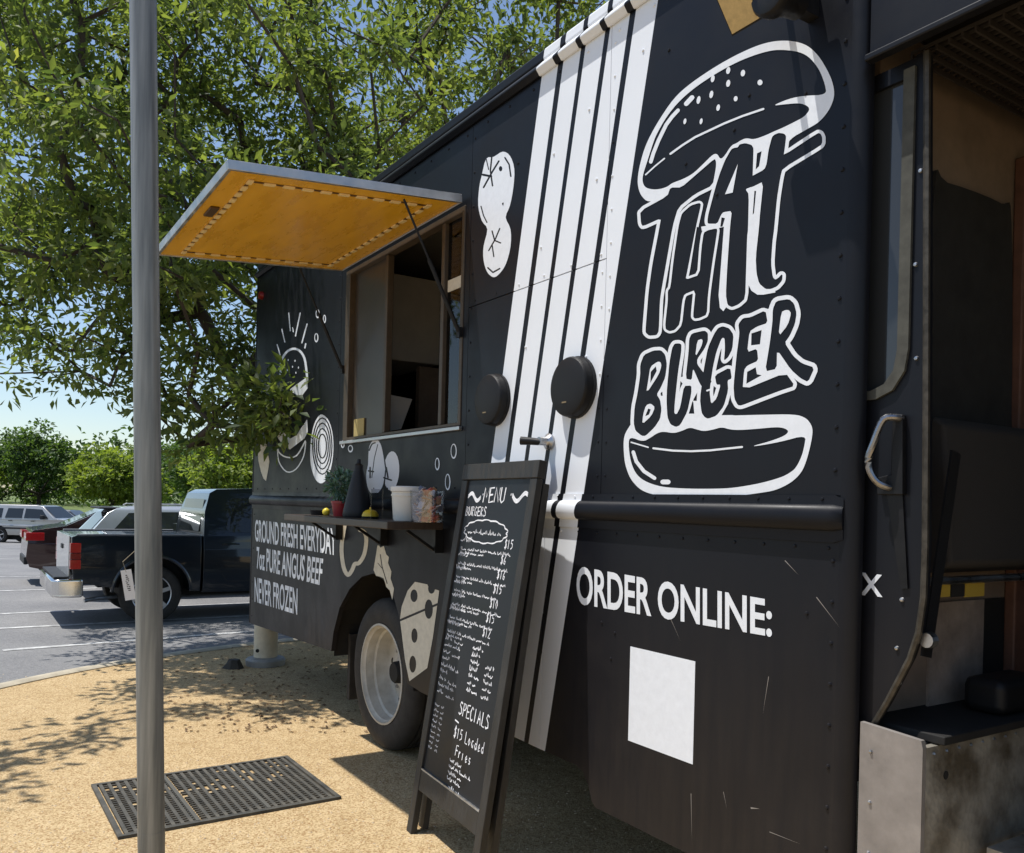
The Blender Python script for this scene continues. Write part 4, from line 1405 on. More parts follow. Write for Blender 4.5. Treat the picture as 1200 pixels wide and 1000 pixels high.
# cab ceiling with an open grille
MB().box(BK + 0.021, 4.05, 0.04, 2.19, 2.92, 2.95).build('cab_ceiling', M_DARK, T)
mb = MB()
for k in range(26):
    s = BK + 0.10 + k * 0.036
    mb.box(s, s + 0.006, 0.12, 1.0, 2.775, 2.79)
for k in range(32):
    y = 0.12 + k * 0.028
    mb.box(BK + 0.10, BK + 1.0, y, y + 0.006, 2.7915, 2.80)
mb.build('ceiling_grille', mat('grille', (0.035, 0.03, 0.028), 0.6), T)
# front end of the van, beyond the frame
MB().box(4.06, 4.14, 0.0, 0.07, 0.33, 2.75).build('windscreen_pillar', PAINT, T, bevel=0.01)
MB().box(4.06, 4.14, 2.2, 2.27, 0.9, 2.75).build('windscreen_pillar', PAINT, T, bevel=0.01)
MB().box(4.14, 5.15, 0.12, 2.15, 0.95, 1.55).build('bonnet', PAINT, T, bevel=0.08, segs=3)
MB().box(4.143, 5.2, 0.3, 1.97, 0.45, 0.945).build('front_grille', M_BLACK, T, bevel=0.03)
MB().box(5.21, 5.3, 0.05, 2.2, 0.45, 0.7).build('front_bumper', M_ALU, T, bevel=0.03)
MB().box(4.09, 4.10, 0.071, 2.198, 1.552, 2.75).build('windscreen', M_PANE, T)
MB().box(4.06, 4.137, 0.071, 2.198, 2.755, 3.40).build('front_header', PAINT, T)
MB().box(3.3, 4.06, 2.2, 2.26, 0.5, 3.3).build('far_cab_side', PAINT, T)
MB().box(3.62, 4.05, 1.35, 1.9, 0.6, 1.3).build('driver_seat', M_BLACK, T, bevel=0.06)
# rear details
MB().box(-2.80, -2.765, 0.15, 2.15, 0.45, 0.58).build('rear_bumper', M_BLACK, T, bevel=0.01)
s, h = W(310, 345)
MB().lathe([(0.0, -0.03), (0.03, -0.028), (0.035, -0.0005)], (-2.60, 0, 3.2), 'Y', 16).build('marker_lamp', mat('red_lens', (0.25, 0.015, 0.012), 0.3), T, smooth=True)
# ================================================================== THINGS ON THE SHELF
def on_shelf(u, yy):
    """place on the shelf whose base projects near column u at inward yy"""
    s, h = W(u, 604, -yy)
    return TW(s, yy, SH_T)


RZ = math.atan2(DV.y, DV.x)
# bucket
b0 = empty('bucket', on_shelf(477, -0.17), RZ)
tag(b0, 'white plastic bucket with a lid on the serving shelf', 'bucket')
MB().lathe([(0.0, 0.0), (0.068, 0.0), (0.072, 0.01), (0.080, 0.125), (0.084, 0.126), (0.084, 0.135), (0.080, 0.136), (0.081, 0.148), (0.0, 0.148)], n=28).build('pail', mat('white_plastic', (0.68, 0.65, 0.58), 0.45, var=0.05), b0, smooth=True, angle=30)
MB().lathe([(0.0, 0.149), (0.086, 0.149), (0.088, 0.155), (0.088, 0.172), (0.084, 0.176), (0.0, 0.178)], n=28).build('lid', mat('white_plastic_lid', (0.70, 0.69, 0.66), 0.4), b0, smooth=True, angle=30)
# tub with packets
b1 = empty('packet_tub', on_shelf(501, -0.19), RZ)
tag(b1, 'clear tub heaped with small sauce packets beside the white bucket', 'tub')


def clear_plastic():
    mt, n, L, b = new_mat('clear_plastic')
    tr = n.new('ShaderNodeBsdfTransparent')
    tr.inputs[0].default_value = (0.9, 0.9, 0.92, 1)
    gl = n.new('ShaderNodeBsdfGlossy')
    gl.inputs['Roughness'].default_value = 0.12
    mx = n.new('ShaderNodeMixShader')
    mx.inputs[0].default_value = 0.12
    L.new(tr.outputs[0], mx.inputs[1])
    L.new(gl.outputs[0], mx.inputs[2])
    L.new(mx.outputs[0], n['Material Output'].inputs[0])
    return mt


M_CLEAR = clear_plastic()
MB().lathe([(0.0, 0.0), (0.075, 0.0), (0.085, 0.155), (0.088, 0.155), (0.078, -0.0005), (0.0, -0.0005)], n=24).build('tub', M_CLEAR, b1, smooth=True)
cols = [(0.55, 0.55, 0.58), (0.45, 0.12, 0.09), (0.5, 0.42, 0.40), (0.12, 0.16, 0.26), (0.45, 0.25, 0.12), (0.62, 0.60, 0.6)]
for i in range(60):
    a, r_, z = rnd.uniform(0, 6.28), 0.066 * math.sqrt(rnd.random()), rnd.uniform(0.012, 0.16)
    r_ *= 1 if z < 0.13 else 0.8
    pk = MB().box(-0.021, 0.021, -0.013, 0.013, -0.002, 0.002).build('sauce_packet', mat('packet_%d' % (i % 6), cols[i % 6], 0.4), b1)
    pk.location = (r_ * math.cos(a), r_ * math.sin(a), z)
    pk.rotation_euler = (rnd.uniform(-1, 1), rnd.uniform(-1, 1), rnd.uniform(0, 3))
# call bell
b2 = empty('call_bell', on_shelf(434, -0.22), RZ)
tag(b2, 'small yellow domed call bell on the serving shelf', 'bell')
MB().lathe([(0.0, 0.0), (0.046, 0.0), (0.048, 0.008), (0.044, 0.012), (0.0, 0.012)], n=24).build('base', M_BLACKP, b2, smooth=True, angle=30)
MB().lathe([(0.046, 0.0125), (0.045, 0.022), (0.038, 0.036), (0.025, 0.046), (0.008, 0.05), (0.0, 0.05)], n=28).build('dome', mat('yellow_enamel', (0.72, 0.50, 0.02), 0.35), b2, smooth=True, angle=60)
MB().lathe([(0.005, 0.05), (0.006, 0.058), (0.004, 0.062), (0.0, 0.062)], n=12).build('button', mat('yellow_enamel', (0.7, 0.5, 0.02)), b2, smooth=True)
# black squeeze bottle
b3 = MB().lathe([(0.0, 0.0), (0.080, 0.0), (0.086, 0.012), (0.082, 0.04), (0.066, 0.12), (0.050, 0.19), (0.034, 0.25), (0.026, 0.275), (0.026, 0.30), (0.014, 0.31), (0.010, 0.335), (0.0, 0.337)], n=24).build('black_bottle', mat('matte_black', (0.010, 0.010, 0.011), 0.55), smooth=True)
b3.location = on_shelf(419, -0.18)
tag(b3, 'matte black tapering bottle between the potted plant and the yellow bell', 'bottle')
# potted plant
b4 = empty('potted_plant', on_shelf(399, -0.16), RZ)
tag(b4, 'leafy blue-green plant in a small red pot on the serving shelf', 'potted plant')
MB().lathe([(0.0, 0.0), (0.042, 0.0), (0.055, 0.075), (0.060, 0.076), (0.060, 0.092), (0.052, 0.092), (0.05, 0.08), (0.0, 0.078)], n=24).build('pot', mat('red_glaze', (0.33, 0.025, 0.03), 0.3), b4, smooth=True, angle=30)


def make_leaves(name, pts, dirs, length, width, tint, mt, parent=None, fold=0.25):
    n = len(pts)
    pts, dirs = np.asarray(pts, float), np.asarray(dirs, float)
    dirs /= np.linalg.norm(dirs, axis=1)[:, None] + 1e-9
    up = np.tile(np.array([0, 0, 1.0]), (n, 1)) + rs.normal(0, 0.45, (n, 3))
    sd = np.cross(dirs, up)
    sd /= np.linalg.norm(sd, axis=1)[:, None] + 1e-9
    nr = np.cross(sd, dirs)
    length = np.broadcast_to(length, n)[:, None]
    width = np.broadcast_to(width, n)[:, None]
    V = np.empty((n, 4, 3))
    V[:, 0] = pts
    V[:, 1] = pts + dirs * length * 0.45 + sd * width / 2 + nr * width * fold
    V[:, 2] = pts + dirs * length
    V[:, 3] = pts + dirs * length * 0.45 - sd * width / 2 + nr * width * fold
    idx = np.arange(n) * 4
    tri = np.stack([idx, idx + 1, idx + 2, idx, idx + 2, idx + 3], 1).reshape(-1)
    me = bpy.data.meshes.new(name)
    me.vertices.add(n * 4)
    me.vertices.foreach_set('co', V.reshape(-1).astype(np.float32))
    me.loops.add(n * 6)
    me.loops.foreach_set('vertex_index', tri.astype(np.int32))
    me.polygons.add(n * 2)
    me.polygons.foreach_set('loop_start', (np.arange(n * 2) * 3).astype(np.int32))
    me.polygons.foreach_set('loop_total', np.full(n * 2, 3, np.int32))
    me.update(calc_edges=True)
    at = me.attributes.new('tint', 'FLOAT', 'POINT')
    at.data.foreach_set('value', np.repeat(np.asarray(tint, np.float32), 4))
    me.materials.append(mt)
    return link_mesh(name, me, None, parent)


n = 420
d = rs.normal(0, 1, (n, 3))
d /= np.linalg.norm(d, axis=1)[:, None]
pp = np.array([0, 0, 0.185]) + d * np.array([0.085, 0.085, 0.105]) * rs.uniform(0.5, 1, (n, 1))
make_leaves('foliage', pp, d + rs.normal(0, 0.6, (n, 3)), rs.uniform(0.025, 0.055, n), rs.uniform(0.014, 0.028, n), rs.uniform(0, 1, n),
            leaf_mat('pot_plant_leaf', (0.035, 0.085, 0.065), (0.24, 0.38, 0.36), 0.25), b4)
mb = MB()
for k in range(7):
    a = k * 0.9
    mb.tube([(0.01 * math.cos(a), 0.01 * math.sin(a), 0.08), (0.05 * math.cos(a), 0.05 * math.sin(a), 0.2)], 0.003, 5)
mb.build('stem', mat('plant_stem', (0.05, 0.09, 0.03), 0.7), b4)
# black round dish, lemon
b5 = MB().lathe([(0.0, 0.004), (0.05, 0.004), (0.060, 0.03), (0.064, 0.03), (0.056, 0.0), (0.0, 0.0)], n=24).build('black_dish', M_BLACKP, smooth=True, angle=40)
b5.location = on_shelf(375, -0.20)
tag(b5, 'small black round dish at the left end of the serving shelf', 'dish')
b6 = MB().lathe([(0.0, 0.0), (0.012, 0.002), (0.022, 0.012), (0.024, 0.024), (0.02, 0.036), (0.009, 0.045), (0.0, 0.048)], n=16).build('lemon', mat('lemon_yellow', (0.7, 0.55, 0.04), 0.4), smooth=True)
b6.location = TW(W(383, 604, 0.20)[0], -0.205, SH_T)
tag(b6, 'yellow lemon lying beside the black dish on the serving shelf', 'lemon')
b7 = MB().box(-0.001, 0.001, -0.10, 0.0, 0.0, 0.16).build('acrylic_stand', M_CLEAR)
b7.location = on_shelf(448, -0.20)
b7.rotation_euler = (0, 0, RZ + 0.5)
tag(b7, 'thin clear acrylic stand between the yellow bell and the white bucket', 'stand')

# ================================================================== MENU BOARD
AB = empty('menu_board', (-0.447, 3.895, 0), R(-61.5))
tag(AB, 'tall black A-frame chalkboard with a handwritten menu leaning open beside the truck', 'chalkboard')
BW, BH, BL_ = 0.70, 1.68, 0.25
bn = Vector((0, BH, -BL_)).normalized()      # into the sheet ... local y points to the truck


def AP(a, t, d=0.0):
    """a across, t metres up the sloping face, d metres out of the face (towards the reader)"""
    L_ = math.hypot(BH, BL_)
    up = Vector((0, BL_ / L_, BH / L_))
    out = Vector((0, -BH / L_, BL_ / L_))
    p = Vector((a, 0, 0)) + up * t + out * d
    return (p.x, p.y, p.z)


def abox(mb, a0, a1, t0, t1, d0, d1):
    vs = [AP(a0, t0, d0), AP(a1, t0, d0), AP(a1, t0, d1), AP(a0, t0, d1), AP(a0, t1, d0), AP(a1, t1, d0), AP(a1, t1, d1), AP(a0, t1, d1)]
    return mb.add(vs, [(3, 2, 1, 0), (4, 5, 6, 7), (0, 1, 5, 4), (1, 2, 6, 5), (2, 3, 7, 6), (3, 0, 4, 7)])


FACE = math.hypot(BH, BL_)
M_FRAME = mat('worn_black_wood', (0.026, 0.024, 0.021), 0.55, var=0.45, scale=10, stretch=(3, 3, 0.7), rvar=0.15, bump=0.15, bscale=60)
M_SLATE = mat('chalkboard', (0.013, 0.0145, 0.017), 0.42, var=0.5, scale=3.5, rvar=0.12, spec=0.3)
abox(MB(), 0.0, 0.055, 0.0, FACE - 0.075, -0.03, 0.0).build('front_stile', M_FRAME, AB, bevel=0.003)
abox(MB(), BW - 0.055, BW, 0.0, FACE - 0.075, -0.03, 0.0).build('front_stile', M_FRAME, AB, bevel=0.003)
abox(MB(), -0.004, BW + 0.004, FACE - 0.073, FACE, -0.034, 0.003).build('top_rail', M_FRAME, AB, bevel=0.003)
abox(MB(), 0.056, BW - 0.056, 0.20, 0.29, -0.03, -0.002).build('bottom_rail', M_FRAME, AB, bevel=0.003)
abox(MB(), 0.056, BW - 0.056, 0.2905, 0.298, -0.016, -0.001).build('chalk_ledge', M_ALU, AB)
abox(MB(), 0.056, BW - 0.056, 0.299, FACE - 0.075, -0.02, -0.010).build('writing_surface', M_SLATE, AB)
# rear leaf of the A, folded almost flat
for a in (0.0, BW - 0.05):
    p_, q_ = Vector(AP(a + 0.025, FACE - 0.09, -0.048)), Vector(AP(a + 0.025, 0.0, -0.075))
    q_.z = 0.012
    MB().bar(p_, q_, 0.05, 0.028, (0, 1, 0)).build('rear_stile', M_FRAME, AB)
mb = MB()
abox(mb, 0.052, BW - 0.052, 0.40, FACE - 0.10, -0.050, -0.042)
mb.build('rear_panel', M_BLACK, AB)
for a in (0.12, BW - 0.18):
    abox(MB(), a, a + 0.06, FACE - 0.06, FACE - 0.02, -0.045, -0.0345).build('hinge', M_STEEL, AB)

# handwriting in chalk pen: strokes on the board
M_CHALK = mat('chalk_white', (0.72, 0.72, 0.74), 0.9, var=0.15, scale=150)
GLY = {'M': [[(0, 0), (.1, 1), (.45, .35), (.8, 1), (.95, 0)]], 'E': [[(.7, 1), (.1, .95), (.05, 0), (.7, .05)], [(.08, .5), (.55, .52)]], 'N': [[(0, 0), (.08, 1), (.65, .05), (.7, 1)]],
       'U': [[(.05, 1), (.05, .2), (.3, 0), (.6, .15), (.65, 1)]], 'S': [[(.6, .9), (.25, 1), (.08, .75), (.5, .45), (.55, .15), (.2, 0), (0, .12)]], 'P': [[(.05, 0), (.1, 1), (.5, .95), (.6, .7), (.45, .5), (.1, .48)]],
       'C': [[(.6, .85), (.3, 1), (.05, .6), (.1, .15), (.4, 0), (.6, .15)]], 'I': [[(.2, 1), (.2, 0)]], 'A': [[(0, 0), (.3, 1), (.62, 0)], [(.12, .4), (.5, .4)]], 'L': [[(.1, 1), (.08, .03), (.6, .0)]],
       'O': [[(.3, 1), (.05, .6), (.12, .12), (.35, 0), (.6, .4), (.5, .9), (.3, 1)]], 'D': [[(.05, 0), (.08, 1), (.5, .8), (.6, .4), (.35, .05), (.05, 0)]], 'F': [[(.65, 1), (.1, .97), (.05, 0)], [(.08, .52), (.5, .55)]],
       'R': [[(.05, 0), (.1, 1), (.5, .92), (.5, .6), (.1, .48), (.6, 0)]], 'B': [[(.05, 0), (.1, 1), (.5, .85), (.4, .58), (.1, .52), (.55, .35), (.45, .05), (.05, 0)]], 'G': [[(.6, .85), (.3, 1), (.05, .55), (.15, .08), (.5, .05), (.58, .42), (.35, .42)]],
       'o': [[(.25, .6), (.05, .3), (.25, 0), (.48, .3), (.25, .6)]], 'a': [[(.45, .55), (.15, .55), (.05, .2), (.25, 0), (.45, .3), (.48, 0)]], 'd': [[(.45, .45), (.15, .5), (.05, .2), (.25, 0), (.45, .25), (.5, 1), (.48, 0)]],
       'e': [[(.05, .3), (.45, .33), (.3, .6), (.06, .35), (.2, 0), (.45, .1)]], 'r': [[(.1, .6), (.1, 0)], [(.1, .4), (.4, .6)]], 'i': [[(.15, .6), (.15, 0)]], 's': [[(.4, .55), (.15, .55), (.12, .35), (.38, .25), (.3, .02), (.05, .05)]],
       '$': [[(.6, .85), (.25, .95), (.1, .7), (.5, .45), (.5, .15), (.2, .05), (0, .15)], [(.35, 1.1), (.28, -.1)]], '1': [[(.1, .8), (.3, 1), (.28, 0)]], '5': [[(.6, 1), (.15, .98), (.12, .6), (.5, .6), (.55, .2), (.1, 0)]],
       '6': [[(.5, 1), (.12, .5), (.1, .12), (.4, 0), (.5, .35), (.12, .4)]], '4': [[(.45, 0), (.5, 1), (.02, .35), (.65, .35)]], '0': [[(.3, 1), (.05, .5), (.3, 0), (.55, .5), (.3, 1)]], '2': [[(.05, .8), (.3, 1), (.55, .75), (.05, 0), (.6, .02)]]}
chalk_mb = MB()
CD = -0.0092


def chalk_strip(pts, wd):
    n = len(pts)
    L_, R_ = [], []
    for i, p in enumerate(pts):
        a, b = pts[max(i - 1, 0)], pts[min(i + 1, n - 1)]
        t = Vector((b[0] - a[0], b[1] - a[1]))
        if t.length < 1e-6:
            t = Vector((1, 0))
        t.normalize()
        w_ = wd * rnd.uniform(0.75, 1.2) / 2
        L_.append(AP(p[0] - t.y * w_, p[1] + t.x * w_, CD))
        R_.append(AP(p[0] + t.y * w_, p[1] - t.x * w_, CD))
    chalk_mb.add(L_ + R_, [(i, i + 1, n + i + 1, n + i) for i in range(n - 1)])


def write(txt, a, t, hgt, wd, cw=None, slope=0.0):
    global CD
    cw = cw or hgt * 0.62
    x = a
    for ch in txt:
        if ch in GLY:
            for st in GLY[ch]:
                CD += 0.000004
                chalk_strip([(x + px * cw + rnd.uniform(-.02, .02) * hgt, t + py * hgt + slope * (x - a) + rnd.uniform(-.02, .02) * hgt) for px, py in st], wd)
        x += cw * (0.85 if ch != ' ' else 0.55)


def scribble(a0, a1, t, hgt, wd=0.0045):
    wd *= 0.8
    """words too small to read: looping pen marks in word-sized runs"""
    global CD
    x = a0
    while x < a1:
        ln = rnd.uniform(0.035, 0.085)
        e = min(x + ln, a1)
        pts = []
        k = x
        while k < e:
            pts.append((k, t + rnd.uniform(0, 1) * hgt * (0.35 if len(pts) % 2 else 1)))
            k += rnd.uniform(0.0036, 0.0062)
        if len(pts) > 2:
            CD += 0.000004
            chalk_strip(pts, wd)
        x = e + rnd.uniform(0.008, 0.013)


# the sloping face is read with 'a' growing from the reader's left
TT = FACE - 0.09
write('MENU', 0.235, TT - 0.085, 0.066, 0.0075, 0.062)
for x0, sg in ((0.075, 1), (0.50, -1)):
    for k in range(3):
        chalk_strip([(x0 + 0.13 * i / 10, TT - 0.055 - k * 0.006 + 0.017 * math.sin(i * 0.62 + (0 if sg > 0 else 2.6))) for i in range(11)], 0.007)
for x0 in (0.222, 0.485):
    chalk_strip([(x0, TT - 0.05), (x0 + 0.006, TT - 0.05)], 0.008)
write('BURGERS', 0.075, TT - 0.148, 0.042, 0.006, 0.036)
# scalloped cloud around a line of writing
c_pts = []
for i in range(60):
    a = 2 * math.pi * i / 60
    rr_ = 1 + 0.10 * abs(math.sin(a * 7))
    c_pts.append((0.30 + 0.195 * rr_ * math.cos(a), TT - 0.215 + 0.048 * rr_ * math.sin(a)))
chalk_strip(c_pts + c_pts[:1], 0.006)
scribble(0.13, 0.47, TT - 0.23, 0.026, 0.0055)
rows = [('$15', 0.335), ('$6', 0.415), ('$16', 0.49), ('$15', 0.565), ('$10', 0.64), ('$15', 0.715), ('$12', 0.79)]
for i, (pr, dt) in enumerate(rows):
    t = TT - 0.02 - (dt - 0.02) * 0.83
    scribble(0.07, 0.07 + rnd.uniform(0.10, 0.17), t + 0.012, 0.028, 0.006)
    write(pr, 0.50 - 0.012 * i, t + 0.004, 0.038, 0.005, 0.03)
    scribble(0.085, 0.565 - (0.06 if i in (3, 5, 6) else 0), t - 0.026, 0.016, 0.0055)
    scribble(0.085, rnd.uniform(0.2, 0.38), t - 0.043, 0.013, 0.0055)
tt = TT - 0.72
for k in range(9):
    scribble(0.075, 0.15 + 0.09 * (k % 3 == 1), tt - k * 0.030, 0.02, 0.006)
    if k % 2 == 0:
        scribble(0.17, 0.26, tt - k * 0.030 - 0.006, 0.018, 0.005)
for k in range(9):
    scribble(0.075, 0.125, tt - 0.30 - k * 0.024, 0.013, 0.005)
    scribble(0.145, 0.175, tt - 0.30 - k * 0.024, 0.013, 0.005)
for k in range(7):
    scribble(0.36, 0.46 - 0.02 * (k % 2), tt - 0.0 - k * 0.030, 0.024, 0.0075)
    if k > 1:
        scribble(0.50, 0.58, tt - 0.0 - k * 0.030, 0.02, 0.006)
write('SPECIALS', 0.325, tt - 0.285, 0.055, 0.0068, 0.042)
chalk_strip([(0.30, tt - 0.315), (0.34, tt - 0.32)], 0.007)
write('$15', 0.31, tt - 0.385, 0.045, 0.0056, 0.034)
write('Loaded', 0.42, tt - 0.385, 0.048, 0.0056, 0.036)
write('Fries', 0.35, tt - 0.455, 0.045, 0.0056, 0.038)
for k in range(4):
    scribble(0.31, 0.44 + 0.08 * (k == 1), tt - 0.49 - 0.025 * k, 0.017, 0.006)
scribble(0.33, 0.45, tt - 0.615, 0.036, 0.007)
chalk_mb.build('chalk_writing', M_CHALK, AB)['kind'] = 'stuff'

# ================================================================== DRAIN MAT
mt0 = Vector((-2.12, 4.37, 0))
ex = Vector((-1.27 + 2.12, 4.94 - 4.37, 0)).normalized()
MAT = empty('rubber_mat', (-2.12, 4.37, 0.0), math.atan2(ex.y, ex.x))
tag(MAT, 'ribbed dark rubber drainage mat lying on the tan gravel', 'mat')
ML, MW = 1.03, 0.80           # local x along, local -y towards the camera
M_MAT = mat('dusty_rubber', (0.045, 0.048, 0.044), 0.7, var=0.35, scale=9, col2=(0.11, 0.10, 0.08))
mb = MB()
mb.box(0, ML, -0.022, 0, 0.001, 0.014).box(0, ML, -MW, -MW + 0.022, 0.001, 0.014).box(0, 0.022, -MW + 0.0225, -0.0225, 0.001, 0.014).box(ML - 0.022, ML, -MW + 0.0225, -0.0225, 0.001, 0.014)
mb.build('border', M_MAT, MAT)
for x in (0.335, 0.665):
    MB().box(x, x + 0.018, -MW + 0.0225, -0.0225, 0.001, 0.0155).build('divider', mat('mat_divider', (0.085, 0.082, 0.07), 0.7, var=0.2), MAT)
ribs = None
for k in range(25):
    x = 0.040 + k * 0.0395
    if abs(x - 0.344) < 0.022 or abs(x - 0.674) < 0.022:
        continue
    if ribs is None:
        ribs = MB().box(-0.008, 0.008, -MW + 0.0225, -0.0225, 0.001, 0.012).build('rib', M_MAT, MAT)
        ro = ribs
    else:
        ro = ribs.copy()
        COL.objects.link(ro)
        ro.parent = MAT
    ro.location = (x, 0, 0)
mb = MB()
for j in range(26):
    y = -0.045 - j * 0.0285
    for k in range(24):
        x = 0.040 + k * 0.0395
        if rnd.random() < 0.82 or y < -0.40:
            mb.box(x + 0.0085, x + 0.031, y - 0.0045, y + 0.0045, 0.001, 0.009)
w_ = mb.build('cross_webs', M_MAT, MAT)
w_['kind'] = 'stuff'

# ================================================================== STEEL POLE, TAG, POST
pb = Vector((-0.780, 1.95, -0.02))
pt = Vector((-0.780 - 0.0345 * 3.7 * 1.0, 1.95, 3.7))


def galv():
    mt, n, L, b = new_mat('galvanised_steel')
    tc = n.new('ShaderNodeTexCoord')
    mp = n.new('ShaderNodeMapping')
    mp.inputs['Scale'].default_value = (70, 70, 3.5)
    L.new(tc.outputs['Object'], mp.inputs[0])
    nz = n.new('ShaderNodeTexNoise')
    nz.inputs['Scale'].default_value = 1.0
    nz.inputs['Detail'].default_value = 5
    L.new(mp.outputs[0], nz.inputs['Vector'])
    rp_ = n.new('ShaderNodeValToRGB')
    rp_.color_ramp.elements[0].position = 0.3
    rp_.color_ramp.elements[0].color = (0.13, 0.14, 0.14, 1)
    rp_.color_ramp.elements[1].position = 0.7
    rp_.color_ramp.elements[1].color = (0.31, 0.315, 0.30, 1)
    L.new(nz.outputs[0], rp_.inputs[0])
    L.new(rp_.outputs[0], b.inputs['Base Color'])
    b.inputs['Metallic'].default_value = 0.4
    b.inputs['Roughness'].default_value = 0.45
    return mt


pole = empty('steel_pole', (pb.x, pb.y, 0))
tag(pole, 'slightly leaning galvanised steel sign pole standing in front of the mat', 'pole')
pl_ = MB().tube([(0, 0, -0.02), (pt.x - pb.x, 0, 3.7)], 0.0290, 40).build('pipe', galv(), pole, smooth=True)
k_ = (pt.x - pb.x) / 3.72
MB().tube([(k_ * 0.72, 0, 0.70), (k_ * 0.75, 0, 0.735)], 0.0294, 40).build('pipe_sleeve', galv(), pole, smooth=True)
MB().lathe([(0.034, 3.68), (0.034, 3.71), (0.02, 3.73), (0, 3.735)], (pt.x - pb.x, 0, 0), n=24).build('cap', galv(), pole, smooth=True)
# paper tag tied behind the pole
yq = 2.02
rr0 = ray(147.5, 668)
tg = CO + rr0 * (yq / rr0.y)
TG = empty('paper_tag', tg)
TG.rotation_euler = (0, R(-10), R(10))
tag(TG, 'small white paper tag hanging on a string beside the steel pole', 'tag')
MB().box(-0.012, 0.012, -0.0006, 0.0006, -0.072, 0.0).build('card', mat('tag_paper', (0.70, 0.70, 0.70), 0.8), TG)
mb = MB()
z = -0.012
while z > -0.05:
    x = -0.001
    for k in range(2):
        xx = rnd.uniform(-0.005, 0.003)
        mb.box(xx, xx + rnd.uniform(0.002, 0.005), -0.0010, -0.0008, z - 0.0022, z)
    z -= 0.0045
mb.build('ink_marks', mat('black_ink', (0.03, 0.03, 0.04), 0.8), TG)
pc = (pt.x - pb.x) * (tg.z / 3.7) + pb.x
dxp = pc - tg.x
MB().tube([(0, 0, -0.006), (-0.004, 0.0, 0.02), (dxp * 0.6, -0.02, 0.055), (dxp - 0.028, -0.065, 0.06)], 0.0009, 5).build('string', mat('string', (0.3, 0.27, 0.2), 0.9), TG)

# cream post behind the rear corner of the truck
g = ground(311, 779)
PO = empty('cream_post', (g.x, g.y, 0))
tag(PO, 'short cream post on a grey metal base behind the truck rear corner', 'post')
MB().lathe([(0.0, 0.0), (0.17, 0.0), (0.175, 0.05), (0.16, 0.065), (0.115, 0.075), (0.0, 0.075)], n=28).build('base_plate', mat('post_base', (0.30, 0.29, 0.27), 0.6, 0.4, var=0.2), PO, smooth=True, angle=30)
MB().lathe([(0.105, 0.0755), (0.105, 1.15), (0.09, 1.18), (0.0, 1.19)], n=28).build('shaft', M_CREAM, PO, smooth=True, angle=30)
MB().lathe([(0.0, 0.0), (0.017, 0.0), (0.017, 0.004), (0.0, 0.004)], (-0.045, -0.1005, 0.14), 'Y', 10).build('bolt_hole', M_DARK, PO)
g = ground(273, 783)
mb = MB()
for k in range(1):
    vs = [(0.11 * math.cos(a) * rnd.uniform(.8, 1.1), 0.08 * math.sin(a) * rnd.uniform(.8, 1.1), 0.0) for a in np.linspace(0, 6.28, 9)[:-1]]
    vs += [(v[0] * 0.6, v[1] * 0.6, 0.07 * rnd.uniform(0.6, 1.2)) for v in vs[:8]]
    mb.add(vs, [(i, (i + 1) % 8, 8 + (i + 1) % 8, 8 + i) for i in range(8)] + [tuple(range(8, 16))])
rk = mb.build('rock', mat('dark_rock', (0.045, 0.04, 0.033), 0.9, var=0.3, scale=10), smooth=True, angle=30)
rk.location = (g.x, g.y, -0.005)
tag(rk, 'small dark rock lying beside the cream post', 'rock')
# ================================================================== VEHICLES
M_CHROME = mat('chrome', (0.75, 0.74, 0.72), 0.12, 1.0)
M_RED = mat('red_lamp', (0.42, 0.012, 0.012), 0.15, coat=0.5)
M_REDD = mat('dark_red_lamp', (0.22, 0.008, 0.01), 0.15, coat=0.5)
M_CLRL = mat('clear_lamp', (0.7, 0.7, 0.7), 0.15, coat=0.5)
M_TRIM = mat('black_trim', (0.015, 0.015, 0.016), 0.6)
M_CGLASS = mat('car_glass', (0.018, 0.022, 0.024), 0.03, spec=0.8)


def clear_car_glass():
    mt, n, L, b = new_mat('thin_car_glass')
    tr = n.new('ShaderNodeBsdfTransparent')
    tr.inputs[0].default_value = (0.45, 0.5, 0.5, 1)
    gl = n.new('ShaderNodeBsdfGlossy')
    gl.inputs['Roughness'].default_value = 0.02
    fr_ = n.new('ShaderNodeFresnel')
    fr_.inputs[0].default_value = 1.7
    mx = n.new('ShaderNodeMixShader')
    L.new(fr_.outputs[0], mx.inputs[0])
    L.new(tr.outputs[0], mx.inputs[1])
    L.new(gl.outputs[0], mx.inputs[2])
    L.new(mx.outputs[0], n['Material Output'].inputs[0])
    return mt


def wfun(tab):
    def f(z):
        for (a, wa), (b, wb) in zip(tab, tab[1:]):
            if z <= b:
                t = max(0.0, (z - a) / (b - a))
                return wa + (wb - wa) * t
        return tab[-1][1]
    return f


